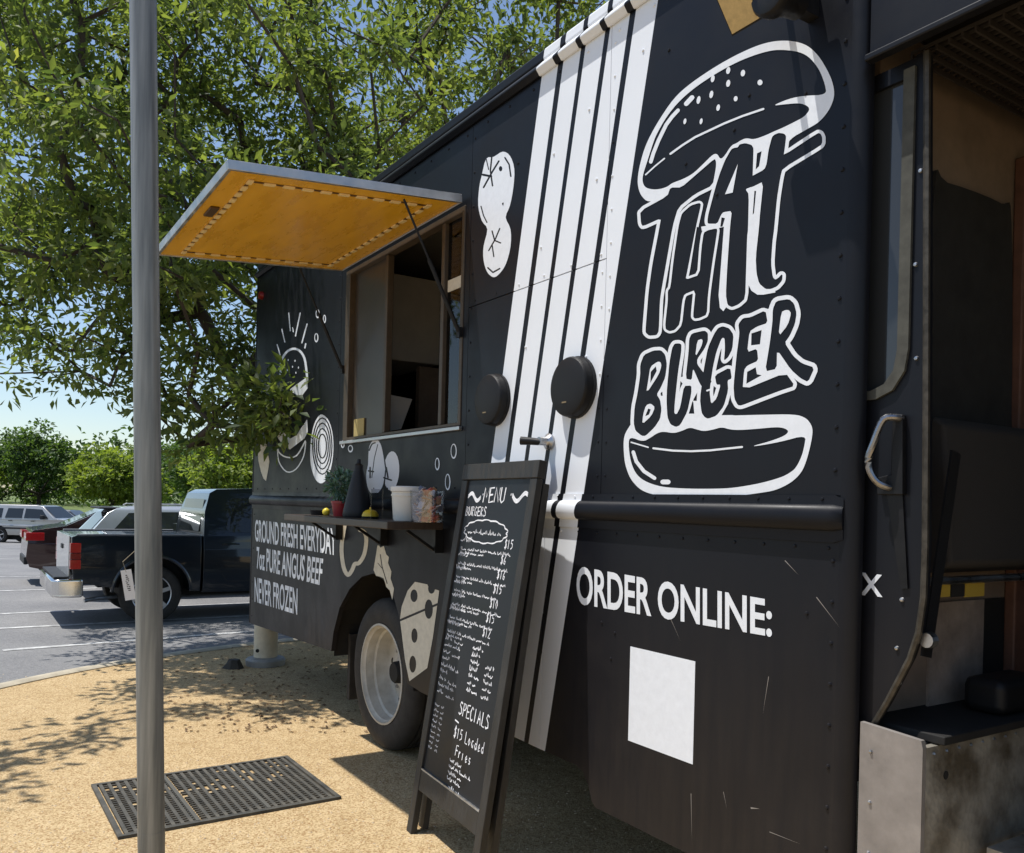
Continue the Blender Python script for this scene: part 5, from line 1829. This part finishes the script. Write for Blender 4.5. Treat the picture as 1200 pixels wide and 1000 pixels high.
def slab(profile, cuts, wf, zl, xtaper=None):
    """a body: side outline with cut-outs, half width wf(z), extra rows at zl"""
    x0, x1 = min(p[0] for p in profile) - 1, max(p[0] for p in profile) + 1
    vs, fs = [], []
    polys = [(profile, True)] + [(c, False) for c in cuts]
    allv, faces = [], []
    for p, _ in polys:
        q = ccw(p)
        k = len(allv)
        allv += [Vector(v) for v in q]
        faces.append(list(range(k, k + len(q))))
    edges = []
    for z in zl:
        k = len(allv)
        allv += [Vector((x0, z)), Vector((x1, z))]
        edges.append((k, k + 1))
    vo, eo, fo, ov, oe, of = delaunay_2d_cdt(allv, edges, faces, 1, 1e-6)
    keep = [f for f, o_ in zip(fo, of) if o_ and polys[max(o_)][1]]
    n = len(vo)
    xt = xtaper or (lambda x: 1.0)
    V = [(v.x, -wf(v.y) * xt(v.x), v.y) for v in vo] + [(v.x, wf(v.y) * xt(v.x), v.y) for v in vo]
    F_ = [tuple(f) for f in keep] + [tuple(i + n for i in reversed(f)) for f in keep]
    ed = {}
    for f in keep:
        for i in range(len(f)):
            ed[(f[i], f[(i + 1) % len(f)])] = 1
    for (a, b) in list(ed):
        if (b, a) not in ed:
            F_.append((b, a, a + n, b + n))
    used = sorted({i for f in F_ for i in f})
    ix = {o_: k for k, o_ in enumerate(used)}
    mb = MB()
    mb.v = [V[i] for i in used]
    mb.f = [tuple(ix[i] for i in f) for f in F_]
    return mb


def side_panel(poly, wf, off, thick=0.012, side=-1, xt=None):
    xt = xt or (lambda x: 1.0)
    return solid([(poly, True)], lambda a, b: (a, side * (wf(b) * xt(a) + off), b), lambda a, b: (a, side * (wf(b) * xt(a) + off - thick), b))


def arch_cut(cx, cz, r):
    return [(cx + r * math.cos(t), cz + r * math.sin(t)) for t in np.linspace(-0.35, math.pi + 0.35, 20)]


def car_wheel(parent, x, y, r, wd, rim_mat, spokes=6, side=-1):
    tr = [(r * 0.66, 0.0), (r * 0.70, -0.012), (r * 0.86, -0.014), (r * 0.96, 0.005), (r, 0.035), (r, wd - 0.035), (r * 0.96, wd), (r * 0.68, wd)]
    rm = [(r * 0.67, 0.0), (r * 0.655, -0.006), (r * 0.63, 0.01), (r * 0.60, 0.07), (0.0, 0.08)]
    if side > 0:
        tr = [(a, -b) for a, b in tr]
        rm = [(a, -b) for a, b in rm]
    wh = MB().lathe(rm, (x, y, r), 'Y', 36, caps=False).build('wheel', M_TRIM, parent, smooth=True, angle=40)
    MB().lathe(tr, (x, y, r), 'Y', 40, caps=False).build('tyre', M_RUBBER, wh, smooth=True, angle=40)
    for k in range(spokes):
        a = 2 * math.pi * k / spokes + 0.3
        p0 = Vector((x + 0.03 * math.cos(a), y + side * -0.012, r + 0.03 * math.sin(a)))
        p1 = Vector((x + r * 0.63 * math.cos(a), y + side * -0.008, r + r * 0.63 * math.sin(a)))
        MB().bar(p0, p1, 0.05, 0.03, (0, 1, 0)).build('spoke', rim_mat, wh)
    e = [(x + r * 0.645 * math.cos(t), y + side * -0.006, r + r * 0.645 * math.sin(t)) for t in np.linspace(0, 2 * math.pi, 33)]
    MB().tube(e, 0.012, 6, caps=False).build('rim', rim_mat, wh, smooth=True)
    MB().lathe([(0.0, -0.02), (0.045, -0.018), (0.05, 0.01)] if side < 0 else [(0.0, 0.02), (0.045, 0.018), (0.05, -0.01)], (x, y, r), 'Y', 16).build('hub_cap', rim_mat, wh)
    return wh


M_ALLOY = mat('alloy_wheel', (0.55, 0.55, 0.56), 0.35, 0.8)
# ---------------------------------------------------------------- pickup
HEAD = math.atan2(0.543, 0.840)
rear_near = Vector((-4.60, 10.98, -0.15)) - Vector((math.cos(HEAD), math.sin(HEAD), 0)) * 1.06
off_l = Vector((-math.sin(HEAD), math.cos(HEAD), 0)) * 0.90
PK = empty('pickup_truck', rear_near + off_l, HEAD)
tag(PK, 'dark navy crew cab pickup with chrome rear bumper in the car park', 'pickup truck')
NAVY = car_paint('navy_paint', (0.006, 0.011, 0.018), 0.35, 0.3)
wf = wfun([(0.3, 0.86), (0.5, 0.905), (0.72, 0.925), (0.95, 0.92), (1.12, 0.895), (1.30, 0.83), (1.72, 0.66), (1.80, 0.60)])
bed = [(0.15, 0.56), (0.12, 0.80), (0.12, 1.115), (0.17, 1.13), (1.655, 1.13), (1.655, 0.40), (1.50, 0.40), (0.6, 0.47), (0.35, 0.52)]
slab(bed, [arch_cut(1.06, 0.40, 0.455)], wf, [0.5, 0.6, 0.72, 0.85, 0.95, 1.04], None).build('bed', NAVY, PK, bevel=0.02, segs=3)
cab = [(1.685, 0.38), (1.685, 1.13), (1.72, 1.45), (1.80, 1.70), (1.90, 1.755), (2.5, 1.785), (3.1, 1.765), (3.35, 1.70), (3.98, 1.20), (4.3, 1.12), (5.0, 1.03), (5.16, 0.92), (5.2, 0.6), (5.12, 0.42), (4.9, 0.40), (3.75, 0.36)]
xt_ = lambda x: 1.0 if x < 4.2 else 1.0 - 0.12 * ((x - 4.2) / 1.0) ** 2
slab(cab, [arch_cut(4.28, 0.40, 0.455)], wf, [0.5, 0.6, 0.72, 0.85, 0.95, 1.04, 1.12, 1.2, 1.3, 1.4, 1.5, 1.6, 1.72], xt_).build('cab', NAVY, PK, bevel=0.02, segs=3)
for sd in (-1, 1):
    w1 = side_panel([(1.98, 1.22), (2.02, 1.18), (2.80, 1.16), (2.80, 1.64), (2.10, 1.64), (2.0, 1.60)], wf, 0.004, side=sd).build('window', M_CGLASS, PK)
    w2 = side_panel([(2.90, 1.16), (3.62, 1.18), (3.30, 1.58), (3.15, 1.64), (2.90, 1.64)], wf, 0.004, side=sd).build('window', M_CGLASS, PK)
    # shut lines and handle
    for poly in ([(2.86, 0.5), (2.866, 0.5), (2.866, 1.7), (2.86, 1.7)], [(1.84, 0.75), (1.846, 0.75), (1.846, 1.66), (1.84, 1.66)], [(1.846, 0.75), (1.99, 0.52), (1.996, 0.524), (1.852, 0.755)], [(1.996, 0.518), (2.86, 0.508), (2.86, 0.514), (1.996, 0.524)], [(3.72, 0.5), (3.726, 0.5), (3.726, 1.14), (3.72, 1.14)]):
        side_panel(poly, wf, 0.0015, 0.006, side=sd).build('shut_line', M_TRIM, PK)
    side_panel([(1.90, 0.66), (3.7, 0.64), (3.7, 0.66), (1.90, 0.68)], wf, 0.006, 0.01, side=sd).build('door_crease', NAVY, PK)
    y_ = sd * (wf(1.02) + 0.02)
    MB().tube([(1.92, sd * wf(1.02), 1.02), (1.95, y_, 1.025), (2.12, y_, 1.025), (2.15, sd * wf(1.02), 1.02)], 0.012, 6).build('door_handle', NAVY, PK, smooth=True)
    MB().tube([(2.98, sd * wf(1.02), 1.02), (3.01, y_, 1.025), (3.18, y_, 1.025), (3.21, sd * wf(1.02), 1.02)], 0.012, 6).build('door_handle', NAVY, PK, smooth=True)
    # tail lamp: three tiers wrapping the rear corner
    for k, (z0, z1, mm_) in enumerate(((0.92, 1.04, M_RED), (0.84, 0.916, M_REDD), (0.72, 0.836, M_RED))):
        wz = wf((z0 + z1) / 2)
        a0, a1 = sorted((sd * (wz - 0.10), sd * (wz + 0.010)))
        MB().box(0.105, 0.225, a0, a1, z0, z1).build('tail_lamp', mm_, PK, bevel=0.008)
    # wheel arch flare
    e = [(1.06 + 0.475 * math.cos(t), sd * (wf(0.4 + 0.475 * math.sin(t)) + 0.004), 0.40 + 0.475 * math.sin(t)) for t in np.linspace(0.05, math.pi - 0.05, 20)]
    MB().tube(e, 0.022, 6).build('arch_flare', NAVY, PK, smooth=True)
    MB().box(3.55, 3.70, *sorted((sd * 0.88, sd * 1.08)), 1.16, 1.34).build('door_mirror', NAVY, PK, bevel=0.03)
    for x in (1.06, 4.28):
        car_wheel(PK, x, sd * 0.86, 0.375, 0.24, M_ALLOY, 6, sd)
MB().box(0.10, 0.118, -0.76, 0.76, 0.62, 1.125).build('tailgate', mat('silver_reflection_tone', (0.62, 0.63, 0.64), 0.3, 0.5, coat=1.0), PK, bevel=0.006)  # pale silver colour stands in for the bright reflection on the navy tailgate
MB().box(0.088, 0.099, -0.10, 0.10, 0.93, 0.99).build('tailgate_handle', M_TRIM, PK, bevel=0.004)
mb = MB()
bpl = [(-0.09, -0.84), (-0.06, -0.89), (0.0, -0.925), (0.26, -0.925), (0.26, -0.86), (0.09, -0.85), (0.09, 0.85), (0.26, 0.86), (0.26, 0.925), (0.0, 0.925), (-0.06, 0.89), (-0.09, 0.84)]
mb = solid([(bpl, True)], lambda a, b: (a, b, 0.37), lambda a, b: (a, b, 0.598))
mb.build('rear_bumper', M_CHROME, PK, bevel=0.035, segs=3)
MB().box(-0.06, 0.10, -0.86, 0.86, 0.602, 0.625).build('bumper_step', M_TRIM, PK)
MB().box(0.75, 5.0, -0.55, 0.55, 0.32, 0.44).build('underframe', M_DARK, PK)
for x in (1.06, 4.28):
    MB().box(x - 0.5, x + 0.5, -0.58, 0.58, 0.445, 0.9).build('wheel_well', M_DARK, PK)
MB().tube([(0.9, -0.55, 0.34), (0.45, -0.62, 0.32), (0.30, -0.66, 0.30)], 0.026, 10).build('exhaust_pipe', M_STEEL, PK, smooth=True)
MB().box(0.18, 1.64, -0.86, -0.80, 1.131, 1.15).build('bed_rail_cap', mat('grey_cap', (0.25, 0.25, 0.26), 0.4), PK, bevel=0.006)
MB().box(0.18, 1.64, 0.80, 0.86, 1.131, 1.15).build('bed_rail_cap', mat('grey_cap', (0.25, 0.25, 0.26)), PK, bevel=0.006)
MB().add([(1.688, -0.62, 1.18), (1.688, 0.62, 1.18), (1.768, 0.56, 1.62), (1.768, -0.56, 1.62)], [(0, 1, 2, 3)]).build('rear_window', M_CGLASS, PK).location = (-0.012, 0, 0)
MB().add([(3.95, -0.72, 1.24), (3.95, 0.72, 1.24), (3.42, 0.60, 1.67), (3.42, -0.60, 1.67)], [(0, 1, 2, 3)]).build('windscreen', M_CGLASS, PK).location = (0.015, 0, 0.012)


# ---------------------------------------------------------------- generic closed cars
def closed_car(name, label, cat, loc, head, paint, body, wtab, wheels, wr, windows, rear_glass, lamps, trim=None, group=None, front_glass=None, plain=False):
    C = empty(name, loc, head)
    tag(C, label, cat, group)
    f = wfun(wtab)
    L_ = max(p[0] for p in body)
    xt = lambda x: 1.0 - 0.10 * max(0, (x - (L_ - 1.0))) ** 2 - 0.10 * max(0, (0.7 - x)) ** 2
    slab(body, [arch_cut(x, wr + 0.02, wr + 0.06) for x in wheels], f, [z for z, _ in wtab[1:-1]] + [0.6, 1.0], xt).build('body', paint, C, bevel=0.025, segs=3)
    for sd in (-1, 1):
        for wpoly in windows:
            side_panel(wpoly, f, 0.004, side=sd, xt=xt).build('window', M_CGLASS, C)
        for x in wheels:
            car_wheel(C, x, sd * (f(0.5) - 0.04), wr, 0.2, M_ALLOY, 5, sd)
        for (z0, z1, x0, x1, iw, mm_) in lamps:
            wz = f((z0 + z1) / 2) * xt((x0 + x1) / 2)
            a0, a1 = sorted((sd * (wz - iw), sd * (wz + 0.006)))
            MB().box(x0, x1, a0, a1, z0, z1).build('lamp', mm_, C, bevel=0.01)
        for (x0, z) in (trim or []):
            y_ = sd * (f(z) + 0.012)
            MB().box(x0, x0 + 0.18, *sorted((y_ - 0.02 * sd, y_ + 0.012 * sd)), z - 0.015, z + 0.02).build('door_handle', M_TRIM, C, bevel=0.006)
    for g_ in (rear_glass, front_glass):
        if g_:
            MB().add(g_, [(0, 1, 2, 3)]).build('window', M_CGLASS, C)
    MB().box(0.3, L_ - 0.3, -0.6, 0.6, 0.18, 0.35).build('underframe', M_DARK, C)
    return C, f


hd = Vector((math.cos(HEAD), math.sin(HEAD), 0))
lt = Vector((-math.sin(HEAD), math.cos(HEAD), 0))
base = rear_near + off_l
# hatchback in the next bay
hb_loc = base + lt * 2.75 + hd * 0.50
body = [(0.05, 0.32), (0.0, 0.5), (0.02, 0.80), (0.10, 0.98), (0.42, 1.36), (0.55, 1.43), (0.75, 1.462), (1.6, 1.48), (2.3, 1.44), (2.7, 1.34), (3.25, 0.98), (4.0, 0.84), (4.3, 0.66), (4.35, 0.4), (4.25, 0.26), (0.3, 0.24)]
wt = [(0.2, 0.80), (0.5, 0.875), (0.75, 0.89), (0.95, 0.86), (1.2, 0.74), (1.40, 0.62), (1.50, 0.5)]
HB, f_ = closed_car('hatchback_car', 'pale silver hatchback with a roof spoiler parked behind the dark pickup', 'car', hb_loc, HEAD, car_paint('pale_silver_paint', (0.52, 0.55, 0.58), 0.6, 0.3),
                    body, wt, (0.85, 3.45), 0.31,
                    [[(0.40, 1.0), (1.06, 1.0), (1.06, 1.37), (0.72, 1.36)], [(1.12, 1.0), (1.95, 0.99), (1.95, 1.39), (1.12, 1.38)], [(2.02, 0.99), (2.95, 0.99), (2.55, 1.27), (2.30, 1.37), (2.02, 1.39)]],
                    [(0.10, -0.60, 0.99), (0.10, 0.60, 0.99), (0.41, 0.52, 1.36), (0.41, -0.52, 1.36)],
                    [(0.72, 0.95, 0.03, 0.3, 0.18, M_RED)], [(1.25, 0.88), (2.15, 0.88)])
HB.children[0].data.update()
MB().box(0.30, 0.62, -0.56, 0.56, 1.415, 1.445).build('roof_spoiler', M_TRIM, HB, bevel=0.012)
MB().bar((0.085, 0.05, 1.03), (0.12, -0.35, 1.06), 0.02, 0.015).build('rear_wiper', M_TRIM, HB)
for y_ in (-0.5, 0.5):
    MB().tube([(0.8, y_, 1.475), (0.85, y_, 1.50), (2.2, y_, 1.505), (2.25, y_, 1.46)], 0.012, 6).build('roof_bar', M_ALU, HB)
# sedan in the bay beyond
sd_loc = base + lt * 5.45 - hd * 0.05
body = [(0.06, 0.33), (0.0, 0.5), (0.03, 0.86), (0.10, 0.98), (0.62, 1.06), (1.25, 1.36), (1.6, 1.43), (2.2, 1.45), (2.7, 1.40), (3.5, 1.02), (4.3, 0.90), (4.65, 0.72), (4.7, 0.45), (4.6, 0.27), (0.4, 0.25)]
wt = [(0.2, 0.82), (0.5, 0.895), (0.75, 0.91), (0.98, 0.87), (1.2, 0.74), (1.40, 0.62), (1.50, 0.5)]
SD, f_ = closed_car('sedan_car', 'dark maroon sedan with red tail lamps beyond the dark pickup', 'car', sd_loc, HEAD, car_paint('maroon_black_paint', (0.035, 0.012, 0.012), 0.5, 0.3),
                    body, wt, (0.95, 3.7), 0.32,
                    [[(0.95, 1.06), (1.55, 1.05), (1.55, 1.37), (1.36, 1.34)], [(1.62, 1.05), (2.4, 1.04), (2.4, 1.37), (1.62, 1.37)], [(2.47, 1.04), (3.3, 1.04), (2.75, 1.33), (2.47, 1.37)]],
                    [(0.64, -0.58, 1.075), (0.64, 0.58, 1.075), (1.22, 0.52, 1.355), (1.22, -0.52, 1.355)],
                    [(0.80, 0.94, -0.01, 0.28, 0.55, M_RED), (0.84, 0.875, -0.014, 0.2, 0.35, M_CLRL)], [(1.75, 0.93), (2.6, 0.93)])
MB().box(-0.02, 0.05, -0.6, 0.6, 0.36, 0.5).build('bumper_lower', M_TRIM, SD, bevel=0.02)
# long silver utility wagon across the car park
zz = lot_z(43)
sv_loc = Vector((-24.9 - 1.25, 42.6, zz))
body = [(0.02, 0.5), (0.0, 0.75), (0.04, 1.15), (0.12, 1.75), (0.25, 1.86), (0.6, 1.90), (3.0, 1.90), (3.35, 1.84), (4.05, 1.28), (5.2, 1.16), (5.5, 1.0), (5.55, 0.6), (5.45, 0.42), (0.3, 0.42)]
wt = [(0.35, 0.93), (0.6, 0.99), (1.0, 1.0), (1.2, 0.97), (1.6, 0.84), (1.86, 0.74), (1.92, 0.66)]
SV, f_ = closed_car('utility_wagon', 'long silver utility wagon parked across the far side of the car park', 'car', sv_loc, R(-4), car_paint('silver_grey_paint', (0.42, 0.41, 0.39), 0.5, 0.35),
                    body, wt, (1.25, 4.55), 0.40,
                    [[(0.22, 1.26), (1.35, 1.26), (1.35, 1.72), (0.27, 1.72)], [(1.55, 1.26), (2.40, 1.26), (2.40, 1.73), (1.62, 1.73)], [(2.52, 1.26), (3.75, 1.26), (3.35, 1.70), (2.52, 1.73)]],
                    None, [(1.0, 1.3, -0.01, 0.12, 0.12, M_RED)], [(1.75, 1.12), (2.9, 1.12)],
                    front_glass=[(4.04, -0.8, 1.31), (4.04, 0.8, 1.31), (3.38, 0.68, 1.85), (3.38, -0.68, 1.85)])
MB().box(3.45, 3.6, -1.16, -0.97, 1.22, 1.42).build('door_mirror', M_TRIM, SV, bevel=0.03)
MB().box(0.05, 5.5, -1.012, -0.99, 0.72, 0.80).build('side_moulding', M_TRIM, SV)
# far dark car glimpsed over the wagon
body = [(0.06, 0.33), (0.0, 0.5), (0.03, 0.86), (0.10, 1.0), (0.5, 1.5), (0.8, 1.58), (2.6, 1.58), (3.4, 1.05), (4.3, 0.95), (4.65, 0.72), (4.7, 0.45), (4.6, 0.27), (0.4, 0.25)]
wt = [(0.2, 0.82), (0.5, 0.895), (0.75, 0.91), (0.98, 0.87), (1.2, 0.78), (1.50, 0.66), (1.60, 0.5)]
closed_car('far_car', 'dark grey car partly hidden behind the silver utility wagon', 'car', (-29.0, 51.5, lot_z(51.5)), R(0), car_paint('charcoal_paint', (0.06, 0.065, 0.07), 0.4, 0.35),
           body, wt, (0.95, 3.7), 0.32, [[(0.55, 1.06), (1.45, 1.05), (1.45, 1.47), (0.80, 1.47)], [(1.55, 1.05), (2.4, 1.04), (2.4, 1.47), (1.55, 1.47)], [(2.47, 1.04), (3.2, 1.04), (2.65, 1.45), (2.47, 1.47)]],
           None, [(0.80, 0.94, -0.01, 0.28, 0.3, M_RED)])

# ================================================================== TREES
M_BARK = mat('oak_bark', (0.055, 0.045, 0.036), 0.95, var=0.35, scale=14, stretch=(1, 1, 0.25), bump=0.6, bscale=30)
M_OAK = leaf_mat('oak_leaf', (0.035, 0.062, 0.028), (0.19, 0.225, 0.072), 0.48, hue=(0.30, 0.29, 0.10))


def crown_points(blobs, n, gen, shell=0.35):
    out = []
    vol = np.array([b[1][0] * b[1][1] * b[1][2] * (b[2] if len(b) > 2 else 1) for b in blobs])
    pick = gen.choice(len(blobs), n, p=vol / vol.sum())
    for k in pick:
        c, r = blobs[k][0], blobs[k][1]
        d = gen.normal(0, 1, 3)
        d /= np.linalg.norm(d)
        rad = (shell + (1 - shell) * gen.random()) ** 0.6
        out.append(np.array(c) + d * np.array(r) * rad)
    return np.array(out)


def grow(base, fork, pts, gen, seg=0.45, wob=0.10):
    """join every crown point to the nearest wood already grown: returns nodes, parents"""
    nodes = [np.array(base, float), np.array(fork, float)]
    par = [-1, 0]
    order = np.argsort(np.linalg.norm(pts - np.array(fork), axis=1))
    tips = []
    for i in order:
        p = pts[i]
        A = np.array(nodes[1:])
        d = np.linalg.norm(A - p, axis=1)
        df = np.linalg.norm(A - np.array(fork), axis=1)
        j = int(np.argmin(d + 0.35 * df)) + 1
        q = nodes[j]
        n_ = max(1, int(np.linalg.norm(p - q) / seg))
        last = j
        for k in range(1, n_ + 1):
            t = k / n_
            x = q + (p - q) * t
            if k < n_:
                x = x + gen.normal(0, wob, 3) * min(1, np.linalg.norm(p - q))
                x[2] += 0.12 * math.sin(math.pi * t) * np.linalg.norm(p - q) * 0.5
            nodes.append(x)
            par.append(last)
            last = len(nodes) - 1
        tips.append(last)
    return nodes, par, tips


def tree(name, label, base, fork, blobs, n_cl, n_leaf, spread, ll, lw, lm, seed, trunk_r, parts=True, group=None, seg=0.45, extra=None, twig=0.007, flat_=0.7):
    gen = np.random.default_rng(seed)
    T_ = empty(name, base)
    tag(T_, label, 'tree', group)
    b0_ = np.array(base, float)
    pts = crown_points(blobs, n_cl, gen)
    if extra is not None:
        pts = pts[pts[:, 0] > -0.655 * pts[:, 1]]
        pts = np.vstack([pts, np.array(extra)])
    nodes, par, tips = grow(base, fork, pts, gen, seg)
    n = len(nodes)
    load = np.zeros(n)
    for t in tips:
        k = t
        while k >= 0:
            load[k] += 1
            k = par[k]
    rad = twig * np.power(np.maximum(load, 0.5), 0.46)
    rad = np.minimum(rad, trunk_r * 0.62)
    mbs = {'trunk': MB(), 'limb': MB()}
    for k in range(1, n):
        p = par[k]
        a, b = nodes[p] - b0_, nodes[k] - b0_
        if p == 0:
            continue
        r0 = min(rad[p], rad[k] * 1.25)
        mbs['limb'].tube([a, b], [r0, rad[k]], 6 if rad[k] > 0.02 else 4, caps=False)
    f_ = np.array(fork) - b0_
    st = [np.array([0, 0, -0.05]), np.array([0.02, 0, 0.25]), f_ * 0.4 + np.array([0.03, 0.02, 0]), f_ * 0.75, f_ * 1.02]
    mbs['trunk'].tube([Vector(x) for x in st], [trunk_r * 1.45, trunk_r * 1.1, trunk_r, trunk_r * 0.9, trunk_r * 0.62], 14)
    mbs['trunk'].build('trunk', M_BARK, T_, smooth=True, angle=70)
    mbs['limb'].build('branches', M_BARK, T_, smooth=True, angle=70)
    tp = np.array([nodes[t] for t in tips])
    m_ = len(tp)
    cidx = np.repeat(np.arange(m_), n_leaf)
    off = gen.normal(0, 1, (len(cidx), 3))
    off /= np.linalg.norm(off, axis=1)[:, None]
    off *= (gen.random((len(cidx), 1)) ** 0.5) * spread * np.repeat(gen.uniform(0.55, 1.25, m_), n_leaf)[:, None]
    off[:, 2] *= flat_
    P_ = tp[cidx] + off - b0_
    dirs = off / spread + gen.normal(0, 0.55, off.shape) + np.array([0, 0, -0.15])
    tint = np.clip(np.repeat(gen.uniform(0.0, 0.75, m_), n_leaf) * 0.55 + gen.uniform(0, 0.6, len(cidx)), 0, 1)
    global rs
    rs = gen
    make_leaves('crown', P_, dirs, gen.uniform(0.75, 1.25, len(cidx)) * ll, gen.uniform(0.8, 1.2, len(cidx)) * lw, tint, lm, T_)
    return T_


blobs = [((-3.0, 8.6, 4.9), (2.6, 2.6, 2.0)), ((-5.4, 9.6, 5.4), (2.6, 3.0, 2.5)), ((-1.2, 10.2, 6.2), (2.3, 2.6, 2.3)), ((-3.4, 11.0, 6.6), (3.2, 2.6, 2.4)),
         ((-4.3, 7.6, 3.8), (1.7, 1.5, 1.3), 1.3), ((-3.3, 6.6, 3.9), (1.3, 1.1, 0.9), 3.2), ((0.2, 11.0, 7.2), (1.7, 2.0, 1.7)), ((-5.0, 8.2, 6.0), (2.2, 2.0, 2.0)), ((-2.3, 8.9, 3.2), (1.0, 0.9, 0.9), 1.2), ((-2.95, 8.0, 2.9), (0.95, 0.7, 1.0), 4.5), ((-4.3, 8.0, 3.3), (1.1, 0.9, 0.8), 3.0)]
low = [(-2.05, 6.75, 2.30), (-2.2, 6.85, 2.05), (-1.85, 6.55, 2.18), (-2.45, 6.9, 2.4), (-2.0, 6.6, 2.02), (-2.5, 7.1, 2.1), (-2.75, 7.2, 2.35), (-2.9, 7.3, 2.65), (-2.6, 7.0, 2.7), (-2.3, 6.9, 2.75),
       (-3.1, 7.4, 2.2), (-3.3, 7.5, 2.5), (-2.85, 7.5, 1.95), (-3.5, 7.6, 2.75), (-1.75, 6.35, 2.15), (-1.62, 6.22, 2.08), (-1.7, 6.25, 2.28), (-1.95, 6.45, 2.32),
       (-4.5, 4.6, 3.7), (-4.7, 4.3, 3.9), (-4.4, 4.9, 3.9), (-4.9, 4.7, 4.2), (-4.6, 4.1, 3.7), (-4.3, 4.35, 3.5), (-4.45, 4.45, 4.1), (-4.2, 4.65, 3.75), (-4.75, 4.5, 3.6), (-4.15, 4.2, 3.85), (-4.0, 5.2, 3.9), (-4.2, 5.6, 4.0), (-3.9, 5.9, 4.1)]
tree('oak_tree', 'big spreading oak tree with dense small leaves behind the food truck', (-1.55, 8.95, 0.0), (-1.75, 9.0, 2.3), blobs, 760, 92, 0.37, 0.112, 0.045, M_OAK, 11, 0.24, extra=low)

M_FAR1 = leaf_mat('far_leaf_dark', (0.028, 0.055, 0.018), (0.10, 0.16, 0.045), 0.35)
M_FAR2 = leaf_mat('far_leaf_yellow', (0.07, 0.11, 0.022), (0.24, 0.29, 0.06), 0.4)
far = [('dark green spreading tree beyond the silver utility wagon', -40, 72, 7.2, 5.0, M_FAR1), ('pale yellow-green round tree beyond the parked hatchback', -31, 66, 5.6, 4.2, M_FAR2),
       ('dark green tree right of the yellow-green round tree', -27, 78, 7.6, 5.2, M_FAR1), ('yellow-green tree seen between the pole and the truck', -19.5, 62, 6.2, 4.4, M_FAR2),
       ('tall dark tree at the far edge of the grass', -23, 92, 9.0, 6.0, M_FAR1), ('dark tree at the left end of the far tree row', -52, 80, 7.6, 5.4, M_FAR1),
       ('dark round tree far behind the pale hatchback', -38, 90, 8.0, 6.0, M_FAR1), ('dark tree far behind the truck rear corner', -14, 70, 7.0, 4.6, M_FAR1), ('yellow-green tree beyond the far dark car', -44, 66, 5.2, 3.8, M_FAR2)]
for i, (lb, x, y, hh, rr_, mm_) in enumerate(far):
    g0 = np.random.default_rng(100 + i)
    z0 = -0.6 if y < 75 else -0.3
    hh *= 1.12
    bl = [((x, y, z0 + hh * 0.55), (rr_ * 0.8, rr_ * 0.8, hh * 0.40))]
    for k in range(6):
        a = g0.uniform(0, 6.28)
        bl.append(((x + rr_ * 0.6 * math.cos(a), y + rr_ * 0.6 * math.sin(a), z0 + hh * g0.uniform(0.32, 0.75)), (rr_ * 0.5, rr_ * 0.5, hh * 0.24)))
    tree('broadleaf_tree', lb, (x, y, z0), (x + 0.1, y, z0 + hh * 0.24), bl, 150, 48, 0.8, 0.36, 0.24, mm_, 200 + i, 0.2, group='trees beyond the car park', seg=1.2, twig=0.02)
# the wood behind them reads as one mass
g0 = np.random.default_rng(77)
nw = 26000
cx = g0.uniform(-130, 40, 420)
cy = g0.uniform(104, 135, 420)
ch = g0.uniform(1.0, 7.5, 420)
ci = g0.integers(0, 420, nw)
P_ = np.stack([cx[ci], cy[ci], ch[ci]], 1) + g0.normal(0, 1, (nw, 3)) * np.array([1.9, 1.9, 1.0])
rs = g0
wood = make_leaves('distant_wood', P_, g0.normal(0, 1, (nw, 3)), g0.uniform(0.5, 1.0, nw), g0.uniform(0.4, 0.8, nw), np.clip(np.repeat(g0.random(420), 1)[ci] * 0.6 + g0.random(nw) * 0.5, 0, 1), M_FAR1)
tag(wood, 'dark green wood along the far edge of the grass', 'wood', kind='stuff')
